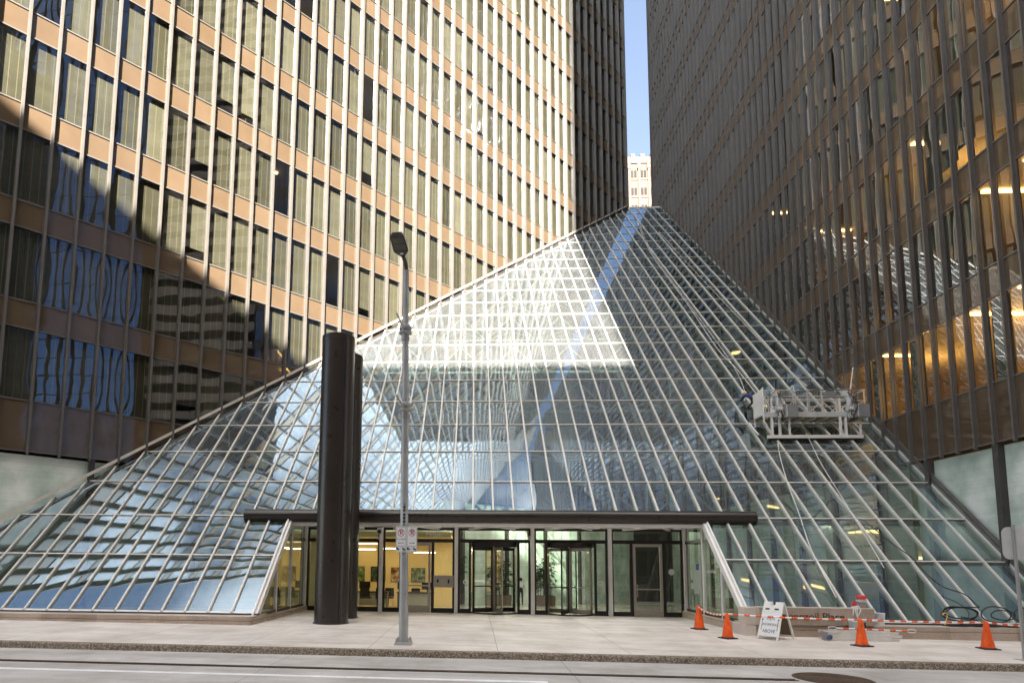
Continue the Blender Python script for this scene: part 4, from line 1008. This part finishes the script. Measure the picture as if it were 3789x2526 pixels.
# A-frame sign
af = thing('folding_sign', 'white plastic folding sign reading MEN WORKING ABOVE in front of the granite wall', 'warning sign', (29.0, -1.6, gz(29, -1.6)))
wv = Vector((.55, -.835, 0)); sv = Vector((.835, .55, 0)); fz_ = gz(29, -1.7)
F0 = Vector((28.74, -1.84, fz_)); T0 = F0 + sv * .40 + Vector((0, 0, 1.02)); B0 = F0 + sv * .80
def panel_frame(base, topp, nm_):
    u = (topp - base); d = u.normalized(); n_ = wv.cross(d).normalized()
    m = MB(); hw = .30
    for s in (-1, 1): m.bar(base + wv * s * (hw - .02), topp + wv * s * (hw - .05), .045, .04, n_)
    Q = lambda a, b, off=0: base + d * a + wv * b + n_ * off
    ln = u.length
    def slab(a0, a1, b0, b1, t0, t1): m.hexa([Q(a0, b0, t0), Q(a0, b1, t0), Q(a1, b1, t0), Q(a1, b0, t0)], [Q(a0, b0, t1), Q(a0, b1, t1), Q(a1, b1, t1), Q(a1, b0, t1)])
    slab(.10, ln * .73, -.27, .27, -.012, .012); slab(ln * .72, ln - .10, -.255, .255, -.018, .018)
    for b in (-.25, .06): slab(ln - .11, ln, b, b + .19, -.018, .018)
    o = m.build(nm_, m_amesh, af, bevel=.004); return o, Q, d, n_, ln
po, Q, d, n_, ln = panel_frame(F0, T0, 'front_panel')
sg = -1 if n_.dot(Vector((-1, -1, 0))) > 0 else 1
offs = .0135 * (1 if n_.dot(Vector((0, -1, 0))) > 0 else -1)
m = MB(); f4 = [Q(.13, -.25, offs), Q(.13, .25, offs), Q(ln * .70, .25, offs), Q(ln * .70, -.25, offs)]; m.face(f4); m.build('sign_face', m_signwhite, po)
rotm = Matrix((wv, d, n_ * (1 if offs > 0 else -1))).transposed().to_4x4()
if rotm.determinant() < 0: rotm = Matrix((-wv, d, n_ * (1 if offs > 0 else -1))).transposed().to_4x4()
for txt, a, size in (('MEN', .60, .14), ('WORKING', .43, .115), ('ABOVE', .24, .14)):
    t = text_obj(txt, size, m_ink, 'lettering', None, (0, 0, 0), rot=(0, 0, 0), extrude=.0005, sx=.82)
    t.parent = af; t.matrix_parent_inverse = inv(af); t.matrix_basis = Matrix.Translation(Q(a, 0, offs * 1.15)) @ rotm @ Matrix.Diagonal((.82, 1, 1, 1))
for b in (-.225, .225):
    m = MB(); q = lambda a, bb: Q(a, bb, offs * 1.15)
    m.face([q(.26, b - .006), q(.26, b + .006), q(.56, b + .006), q(.56, b - .006)]); m.face([q(.62, b), q(.55, b - .025), q(.55, b + .025)]); m.build('arrow', m_ink, po)
for b in (-.20, .06):
    m = MB(); o2 = offs * 1.5; m.face([Q(ln - .24, b, o2), Q(ln - .24, b + .12, o2), Q(ln - .19, b + .12, o2), Q(ln - .19, b, o2)]); m.build('grip_slot', m_frame, po)
po2, Q, d, n_, ln = panel_frame(B0, T0 + sv * .03, 'back_panel')
m = MB(); o2 = .014 * (-1 if n_.dot(sv) > 0 else 1); m.face([Q(.12, -.24, o2), Q(.12, .24, o2), Q(ln * .68, .24, o2), Q(ln * .68, -.24, o2)]); m.build('reverse_face', plain('worn_brown_backing', (.14, .105, .06), .7), po2)
# folded ladder on its side
ld_ = thing('folded_ladder', 'folded aluminium ladder lying on its side against the granite base', 'ladder', (31.4, -1.6, gz(31.4, -1.6)))
gzl = gz(31.4, -1.6)
def stile(x0, x1, y, z): m = MB(); m.bar((x0, y, gzl + z), (x1, y, gzl + z - .006 * 0), .028, .075); m.build('stile', m_alu, ld_, bevel=.004)
for (x0, x1, z) in ((30.42, 32.35, .045), (30.50, 32.42, .135), (30.36, 32.33, .225)):
    stile(x0, x1, -1.70, z); stile(x0 + .03, x1 + .02, -1.34, z)
    for k in range(6):
        xx = x0 + .16 + k * .32; m = MB(); m.tube((xx, -1.72, gzl + z), (xx, -1.32, gzl + z), .017, n=8); m.build('rung', m_alu, ld_)
m = MB()
for k in range(5): m.box(30.33 + .015 * k, 30.39 + .05, -1.73 + .06 * k, -1.70 + .06 * k, gzl + .02, gzl + .24)
m.build('hinge', m_galv, ld_)
rg = thing('blue_rag', 'blue rag tied to the left end of the folded ladder', 'rag', (30.42, -1.74, gzl))
m = MB(); rnd = random.Random(4)
pts = [Vector((30.42 + rnd.uniform(-.06, .08), -1.77 + rnd.uniform(-.03, .02), gzl + .05 + rnd.uniform(0, .10))) for _ in range(14)]; m.path(pts, [.012 + .016 * (k % 3) for k in range(14)], 7); m.build('cloth', plain('blue_cloth', (.06, .10, .22), .9), rg, True)
o = thing('barrier_bar', 'short striped bar with looped white ends lying on top of the folded ladder', 'barrier', (30.7, -1.66, gzl + .30), 'orange and white striped barrier lines')
P0, P1 = Vector((30.72, -1.66, gzl + .335)), Vector((32.62, -1.62, gzl + .285))
wm = MB(); wm.path([P0.lerp(P1, k / 24) for k in range(25)], .022, 8, False)
for k in range(len(wm.f)): wm.mi[k] = (k // 16) % 2
wm.build('sleeve', [m_ropewhite, m_orange], o, True)
for e, s in ((P0, -1), (P1, 1)):
    wm = MB(); wm.path([e + Vector((s * .12 * (1 - math.cos(R(k * 30))), .0, .045 * math.sin(R(k * 30)))) for k in range(0, 13)], .012, 6); wm.build('rope_loop', m_ropewhite, o, True)
# pails and bag
def pail(x, y, z, r0, r1, h, mat, lab, name='bucket', cat='bucket'):
    o = thing(name, lab, cat, (x, y, z)); m = MB(); m.lathe((x, y, z), [(0, 0), (r0, 0), (r1, h - .05), (r1 + .012, h - .05), (r1 + .012, h - .035), (r1, h - .03), (r1, h), (r1 - .012, h), (r0 - .012, .02), (0, .02)], 28); m.build('shell', mat, o, True); return o
b_ = pail(32.42, -.82, .252, .115, .135, .35, m_bucket, 'white plastic bucket on the granite base right of the sign wall')
m = MB(); m.path([(32.42 + .145 * math.cos(R(a)), -.82 - .02 + -.135 * math.sin(R(a)) * .4, .252 + .30 - .12 * math.sin(R(a))) for a in range(0, 181, 15)], .004, 5); m.build('handle', m_galv, b_)
m = MB(); m.lathe((32.42, -.82, .252), [(.132, .345), (.15, .345), (.15, .362), (0, .366)], 28); m.build('lid', m_bucket, b_, True)
for k in range(3): m = MB(); m.path([(32.36 + .02 * q, -.955 - .004 * (q % 2), .46 - k * .03 + .01 * (q % 2)) for q in range(6)], .004, 4); m.build('scribble', plain('purple_ink', (.10, .05, .25)), b_)
c_ = pail(31.95, -.80, .752, .115, .125, .28, plain('clear_plastic_pail', (.30, .24, .21), .25), 'clear pail with a red cap standing on top of the granite sign wall', 'cooler_jug', 'jug')
m = MB(); m.lathe((31.95, -.80, .752), [(.13, .27), (.138, .275), (.138, .33), (.12, .355), (.06, .37), (0, .372)], 28); m.build('cap', m_redcan, c_, True)
m = MB(); m.path([(31.95 + .127 * math.cos(R(a)), -.80 + .127 * math.sin(R(a)), 1.00 - .02 * math.sin(R(a * .5))) for a in range(0, 361, 20)], .013, 6); m.path([(31.95 + .127 * math.cos(R(a)), -.80 + .127 * math.sin(R(a)), .955 + .015 * math.sin(R(a))) for a in range(0, 361, 20)], .010, 6); m.build('cord_wrap', m_ropewhite, c_, True)
rb = thing('red_can', 'small red can beside the red capped jug on the granite wall', 'can', (31.74, -.78, .752)); m = MB(); m.lathe((31.77, -.74, .752), [(0, 0), (.055, 0), (.055, .13), (.03, .17), (.022, .2), (0, .2)], 18); m.build('shell', m_redcan, rb, True)
wr = thing('white_rope', 'loose white rope draped over the edge of the granite sign wall', 'rope', (31.6, -1.08, .75)); rnd = random.Random(9); m = MB()
for k in range(4):
    x0 = 31.42 + .06 * k; m.path([(x0 + .32 - .1 * k, -.86, .775), (x0 + .15, -.98, .79 + .01 * k), (x0 + .12, -1.08, .775), (x0 + .10 + rnd.uniform(-.02, .03), -1.115, .70), (x0 + .09 + rnd.uniform(-.04, .06), -1.115, .56 - .05 * (k % 3))], .013, 6)
m.build('strand', m_ropewhite, wr, True)
db = thing('paint_tin', 'scuffed steel tin on the low granite base behind the ladder cone', 'tin', (31.55, -1.30, gz(31.5, -1.3))); z = gz(31.5, -1.3)
m = MB(); m.box(31.36, 31.60, -1.32, -1.12, z, z + .50); m.build('shell', m_ltgrey, db, bevel=.01); m = MB(); m.box(31.61, 31.74, -1.30, -1.13, z, z + .46); m.build('dark_side', m_lampgrey, db, bevel=.01)
# hose
hs = thing('black_hose', 'long black hose coiled in loops on the granite base and running up the glass', 'hose', (35, -.6, .25)); m = MB()
sl = lambda x, y, n=.10: Vector((x, y, ZB + y)) + Vector((0, -SQ, SQ)) * n
def smooth(pts, n=6):
    out = []; pts = [Vector(p) for p in pts]
    for i in range(len(pts) - 1):
        p0, p1, p2, p3 = pts[max(i - 1, 0)], pts[i], pts[i + 1], pts[min(i + 2, len(pts) - 1)]
        for k in range(n):
            t = k / n; out.append(.5 * ((2 * p1) + (p2 - p0) * t + (2 * p0 - 5 * p1 + 4 * p2 - p3) * t * t + (3 * p1 - p0 - 3 * p2 + p3) * t ** 3))
    return out + [pts[-1]]
m.path(smooth([sl(34.5, 2.9), sl(34.84, 2.05), sl(35.09, 1.62), sl(35.11, 1.0, .14), sl(35.27, .63, .16), sl(35.68, .39, .2), sl(35.75, .10, .2), Vector((35.5, -.45, .80)), Vector((35.05, -.55, .80)), Vector((34.55, -.56, .80)), Vector((34.40, -.58, .66)), Vector((34.55, -.6, .52)), Vector((35.0, -.58, .46)), Vector((35.35, -.56, .55)), Vector((35.30, -.54, .70)), Vector((35.0, -.52, .80))]), .017, 7)
rnd = random.Random(21)
def loop(cx, cz, rx, rz_, tilt, yb, n=16, turns=1.0):
    pts = []
    for k in range(int(n * turns) + 1):
        a = 2 * math.pi * k / n + tilt; pts.append(Vector((cx + rx * math.cos(a) + .02 * math.sin(3 * a), yb + .05 * math.sin(a * 1.0), max(.27, cz + rz_ * math.sin(a)))))
    m.path(pts, .017, 7)
for cx, cz, rx, rz_ in ((34.85, .60, .50, .20), (34.9, .63, .46, .16), (35.85, .60, .42, .23), (36.05, .58, .34, .14), (36.75, .58, .40, .22)): loop(cx, cz, rx, rz_, .3, -.56 - rnd.uniform(0, .06))
for k in range(9):
    cx = 34.7 + k * .26; pts = [Vector((cx + .55 * math.cos(a_ * .4) * (1 if k % 2 else .8), -.68 + .16 * math.sin(a_ * .4) * 1.2, .272 + .018 * (k % 3) + .01 * math.sin(a_))) for a_ in range(0, 17)]; m.path(pts, .016, 6)
m.path(smooth([(36.5, -.62, .29), (36.2, -.70, .33), (35.6, -.66, .35), (35.2, -.6, .45), (34.9, -.55, .52)]), .017, 7)
m.build('tubing', m_black, hs, True)
yk = thing('yellow_hook', 'yellow plastic hook hanging in the coiled hose behind the far right cone', 'hook', (34.5, -.75, .3)); m = MB(); m.path(smooth([(34.25, -.80, .30), (34.29, -.80, .42), (34.33, -.80, .55), (34.30, -.80, .63), (34.22, -.80, .62), (34.21, -.80, .58)]), .016, 7); m.build('hook', m_brass, yk, True)

# ------------------------------------------------------------------ window-washing platform on the glass
gd = thing('cleaning_platform', 'white and grey window cleaning platform hanging on the sloped glass at the right', 'suspended platform', (35, 6.9, 7.3))
def gbox(name, x0, x1, y0, y1, z0, z1, mat, bev=.006, par=None): m = MB(); m.box(x0, x1, y0, y1, z0, z1); return m.build(name, mat, par or gd, bevel=bev)
def gbars(name, lst, w_, mat): 
    m = MB()
    for p, q in lst: m.bar(p, q, w_, w_, (0, 1, 0) if abs(Vector(q).z - Vector(p).z) > .3 else (0, 0, 1))
    return m.build(name, mat, gd)
gbox('lower_beam', 33.10, 37.00, 6.50, 6.66, 7.36, 7.50, m_white)
m = MB(); m.tube((33.15, 6.62, 7.345), (36.95, 6.62, 7.345), .062, n=14)
for k in range(9): m.tube((33.35 + .42 * k, 6.62, 7.345), (33.40 + .42 * k, 6.62, 7.345), .072, n=14)
m.build('roller', m_black, gd)
for x, zt_ in ((33.30, 9.15), (33.62, 8.45), (36.12, 9.10), (36.34, 8.45), (36.93, 8.40), (34.02, 8.30)):
    w_ = .085 if x < 36.9 and x != 34.02 else .06; gbox('upright', x - w_ / 2, x + w_ / 2, 6.53, 6.62, 7.48, zt_, m_white)
for x in (33.30, 36.25, 36.93): m = MB(); m.bar((x, 6.60, 7.5), (x - .1, 7.25, 8.25), .06, .06, (1, 0, 0)); m.bar((x - .55, 6.62, 7.52), (x - .62, 7.3, 8.2), .05, .05, (1, 0, 0)); m.build('strut', m_white, gd)
gbox('side_rail', 32.92, 37.22, 6.52, 6.62, 8.28, 8.50, m_ltgrey)
gbox('deck', 32.90, 37.22, 6.55, 7.50, 8.30, 8.36, m_slab)
m = MB()
for k in range(9): m.box(33.1 + .5 * k, 33.16 + .5 * k, 6.6, 7.5, 8.22, 8.30)
m.build('joists', m_alu, gd)
# guard rails with lattice, and a mesh screen above
rl = []
for y in (6.55, 7.48):
    for z in (8.98, 9.46): rl.append(((32.95, y, z), (37.2, y, z)))
    for k in range(8):
        x = 33.05 + .585 * k; rl.append(((x, y, 8.4), (x, y, 9.46)))
        if k < 7:
            rl.append(((x, y, 8.42 if k % 2 else 8.97), (x + .585, y, 8.97 if k % 2 else 8.42)))
for x in (32.95, 37.2):
    for z in (8.98, 9.46): rl.append(((x, 6.55, z), (x, 7.48, z)))
gbars('guard_rail', rl, .035, m_alu)
m = MB()
for k in range(56):
    x = 33.3 + k * .065; m.box(x, x + .006, 6.56, 6.566, 9.0, 9.46)
for k in range(7): z = 9.02 + k * .065; m.box(33.3, 36.95, 6.556, 6.562, z, z + .006)
m.build('mesh_screen', m_ltgrey, gd)
m = MB(); m.hexa([(32.90, 6.48, 8.30), (32.93, 6.48, 8.30), (32.93, 7.30, 8.30), (32.90, 7.30, 8.30)], [(32.90, 6.48, 9.52), (32.93, 6.48, 9.52), (32.93, 7.30, 9.40), (32.90, 7.30, 9.40)]); m.build('end_panel', m_amesh, gd)
gbars('end_frame', [((32.93, 6.48, 8.0), (32.93, 6.48, 9.55)), ((32.93, 7.3, 8.0), (32.93, 7.3, 9.42)), ((32.93, 6.48, 8.62), (32.93, 7.3, 8.62)), ((33.3, 6.5, 7.45), (32.93, 6.48, 8.05))], .05, m_white)
for x0 in (33.86, 36.77):
    gbox('control_box', x0, x0 + .42, 6.30, 6.52, 8.22, 8.78, m_greybox, .012); gbox('box_door_edge', x0 - .06, x0 - .005, 6.32, 6.54, 8.24, 8.80, m_ltgrey)
    m = MB(); hx = x0 - .40
    m.tube((hx + .08, 6.42, 8.62), (hx + .08, 6.42, 9.05), .11, n=14); m.box(hx - .04, hx + .18, 6.28, 6.5, 8.52, 8.78); m.tube((hx + .08, 6.40, 8.2), (hx + .08, 6.44, 8.5), .085, n=12); m.box(hx - .02, hx + .20, 6.36, 6.54, 9.05, 9.18)
    ho = m.build('hoist', m_ltgrey, gd, True); gbox('hoist_label', hx, hx + .14, 6.272, 6.279, 8.56, 8.66, m_signwhite, 0, ho)
    m = MB(); rnd = random.Random(int(x0 * 10))
    for k in range(6):
        p = [Vector((hx + rnd.uniform(-.05, .35), 6.36 + rnd.uniform(-.08, .05), z)) for z in (9.3, 8.9, 8.45, 8.05)]; m.path(smooth(p, 4), .012, 5)
    m.build('cables', m_frame, gd)
    gbox('motor_guard', hx - .1, hx + .12, 6.5, 6.7, 9.18, 9.42, m_amesh, .03)
gbox('junction_box', 35.50, 35.98, 6.48, 6.55, 9.10, 9.36, m_greybox, .01)
m = MB(); m.path(smooth([(34.6, 6.5, 9.48), (34.75, 6.46, 9.36), (35.2, 6.46, 9.44), (36.3, 6.46, 9.42), (36.9, 6.48, 9.46)]), .014, 6); m.path(smooth([(33.5, 6.48, 9.46), (33.35, 6.46, 9.3), (33.2, 6.46, 9.0), (33.2, 6.46, 8.7)]), .013, 6); m.build('power_cable', m_frame, gd)
m = MB(); m.tube((36.57, 6.6, 9.1), (36.80, 6.6, 10.45), .028, .022, n=8); m.build('pole', m_ropewhite, gd)
for x, lab in ((35.05, 'pale bucket on the platform deck'),):
    pail(x, 7.0, 8.36, .12, .14, .30, m_bucket, 'white bucket standing on the cleaning platform deck')
gloves = thing('work_gloves', 'pair of white gloves hooked over the platform top rail', 'gloves', (34.2, 6.5, 9.46)); m = MB(); m.path(smooth([(34.12, 6.5, 9.52), (34.16, 6.47, 9.58), (34.22, 6.47, 9.54), (34.2, 6.47, 9.42), (34.26, 6.47, 9.36)]), .03, 7); m.build('gloves', m_ropewhite, gloves, True)

# worker leaning out over the glass
Jw = dict(pelvis=(33.06, 7.38, 9.20), waist=(33.05, 7.60, 9.40), chest=(33.04, 7.86, 9.60), neck=(33.02, 8.10, 9.72), chin=(33.00, 8.20, 9.74), crown=(32.98, 8.32, 9.86),
    sh_l=(32.84, 7.90, 9.62), el_l=(32.82, 8.30, 9.50), wr_l=(32.90, 8.68, 9.62), ha_l=(32.94, 8.80, 9.64), sh_r=(33.22, 7.90, 9.60), el_r=(33.22, 8.10, 9.32), wr_r=(33.17, 8.42, 9.22), ha_r=(33.16, 8.52, 9.24),
    hip_l=(32.98, 7.32, 9.12), kn_l=(33.00, 7.26, 8.76), an_l=(33.02, 7.16, 8.46), to_l=(33.04, 7.30, 8.40), hip_r=(33.16, 7.32, 9.12), kn_r=(33.20, 7.28, 8.76), an_r=(33.22, 7.18, 8.46), to_r=(33.22, 7.32, 8.40))
fingers(Jw, 'l', Jw['wr_l'], Jw['ha_l'], (1, 0, 0)); fingers(Jw, 'r', Jw['wr_r'], Jw['ha_r'], (-1, 0, 0))
wk = person('person', 'worker in dark blue shirt and pale helmet leaning from the platform to clean the glass', (33.1, 7.3, 8.36), Jw, BONES, RAD, [(m_blue, SH), (m_denim, TR), (m_black, [('an_l', 'to_l'), ('an_r', 'to_r')])])
m = MB(); cc = Vector(Jw['crown']); m.lathe((cc.x, cc.y, cc.z - .04), [(.135, .0), (.115, .012), (.112, .06), (.085, .11), (.04, .135), (0, .14)], 18); m.build('helmet', m_helmet, wk, True)
sq = thing('squeegee', 'squeegee with a dark blade held against the glass by the leaning worker', 'squeegee', (33.15, 8.6, 9.25)); m = MB(); m.bar((32.95, 8.60, 9.27), (33.40, 8.55, 9.22), .03, .05, UPN); m.tube((33.17, 8.58, 9.25), (33.16, 8.48, 9.24), .014, n=6); m.build('blade', m_frame, sq)
# ropes hanging down the slope
def rope(label, pts, r=.016, n=.13):
    p = [sl(x, y, n) for x, y in pts]; o = thing('rope', label, 'rope', tuple(p[-1]), 'ropes hanging down the glass'); m = MB(); m.path(smooth(p, 4), r, 5); m.build('line', m_ropewhite, o)
rope('white rope from the top of the glass roof to the left end of the platform', [(35.21, 33.6), (34.02, 25.5), (33.89, 17.6), (33.73, 13.0), (33.94, 11.3), (34.0, 9.4)])
rope('thin white safety rope ending at the leaning worker', [(35.3, 33.6), (34.15, 25.5), (33.98, 17.6), (33.93, 12.2), (33.64, 9.9), (33.2, 8.9)], .012)
rope('thin white rope from the roof top to the right end of the platform', [(35.9, 29), (36.04, 22.3), (36.22, 16.9), (36.41, 12.1), (36.64, 9.9)], .012)
rope('white rope hanging below the left end of the platform down to the sign wall', [(33.43, 6.5), (33.12, 5.8), (32.7, 4.5), (32.35, 3.1), (31.99, 1.8), (31.83, .3)])
rope('white rope crossing in front of the middle of the platform', [(35.94, 8.2), (35.07, 7.6), (34.6, 5.95), (34.43, 5.1), (34.2, 3.2), (33.9, 1.2)], .012, .9 if False else .16)

# ------------------------------------------------------------------ pale stone tower seen through the slot
ft = thing('stone_tower', 'distant sunlit pink stone tower with paired dark windows seen between the towers', 'building', (70, 150, 0))
m = MB(); m.box(52, 92, 150, 180, -1, 122.6); m.build('wall', m_pinkstone, ft)
m = MB(); m.box(52, 92, 149.75, 151, 121.4, 123.4)
for k in range(14): m.box(52.6 + 2.86 * k, 53.8 + 2.86 * k, 149.7, 150.9, 123.4, 124.3)
m.build('parapet', m_pinkstone, ft)
m = MB()
for k in range(15):
    x = 52.0 + 2.86 * k; m.box(x - .28, x + .28, 149.55, 150.02, 100, 121.4); m.box(x - .5, x + .5, 149.45, 150.02, 119.6, 121.0)
m.build('pier', m_pinkstone, ft)
wi = 0
for row, (z0, off) in enumerate(((117.0, 0), (111.5, .9), (106.1, 0))):
    for k in range(14):
        for q in (0, 1):
            x = 52.0 + 2.86 * k + .55 + q * .95 + off * 0
            m = MB(); m.box(x, x + .74, 149.9, 150.03, z0, z0 + 2.2); m.build('window', m_darkwin, ft)
    m = MB(); m.box(52, 92, 149.85, 150.01, z0 - .9, z0 - .35); m.build('string_course', m_pinkstone, ft)
# blocks across the street, which throw the shade and show mirrored in the glass
def block(name, label, x0, x1, y0, y1, h, mat, roofh=2):
    o = thing(name, label, 'building', ((x0 + x1) / 2, y0, 0)); m = MB(); m.box(x0, x1, y1, y0, -.3, h); m.build('facade', mat, o)
    m = MB(); m.box(x0 + 3, x1 - 3, y1 + 3, y0 - 3, h, h + roofh); m.build('roof_plant', m_ltgrey, o)
YB = -46.0
block('office_block', 'long dark midrise block opposite, whose flat roof edge shades the lower walls', -70, 28.85, YB, YB - 34, 21.6 + .7813 * -YB, banded('block_facade', (.30, .26, .21), (.04, .045, .05), 3.9, .55, 1.6, .1))
block('glass_high_rise', 'tall glass high rise opposite, whose edge shades the right of the glass roof', 28.85, 56, YB, YB - 28, 175, banded('highrise_facade', (.28, .29, .30), (.05, .06, .07), 3.9, .8, 1.5, .25, .05), 4)
block('banded_office_block', 'banded stone office block down the street, mirrored in the left tower', 100, 140, -24, -48, 175, banded('banded_facade', (.50, .42, .33), (.02, .02, .022), 3.8, .48, 60, 0, .1))
def mirror_facade():
    m, t, out = nm('mirror_facade'); b = N(t, 'BsdfPrincipled', i_Metallic=.9, i_Roughness=.03)
    p = N(t, 'NewGeometry').outputs['Position']; sx = N(t, 'SeparateXYZ'); L(t, p, sx.inputs[0])
    v = math_(t, 'LESS_THAN', math_(t, 'FRACT', math_(t, 'DIVIDE', math_(t, 'ADD', math_(t, 'ADD', sx.outputs[0], sx.outputs[1]), 500), 2.6)), .32)
    h = math_(t, 'LESS_THAN', math_(t, 'FRACT', math_(t, 'DIVIDE', math_(t, 'ADD', sx.outputs[2], 50), 3.9)), .05)
    f = math_(t, 'MAXIMUM', v, h); mx = N(t, 'MixRGB'); L(t, f, mx.inputs[0]); mx.inputs[1].default_value = (.13, .20, .30, 1); mx.inputs[2].default_value = (.03, .028, .022, 1)
    L(t, mx.outputs[0], b.inputs[0]); rr = N(t, 'MapRange', i_3=.03, i_4=.7); L(t, f, rr.inputs[0]); L(t, rr.outputs[0], b.inputs['Roughness'])
    L(t, b.outputs[0], out.inputs[0]); return m
block('mirror_glass_tower', 'blue mirror glass tower with dark vertical fins, mirrored in the left tower', 96, 140, -50, -95, 170, mirror_facade())
block('dark_office_block', 'plain dark office block farther down the street, mirrored in the left tower', 62, 95, -98, -130, 135, banded('dark_facade', (.12, .10, .08), (.03, .03, .03), 3.9, .6, 1.5, .3))
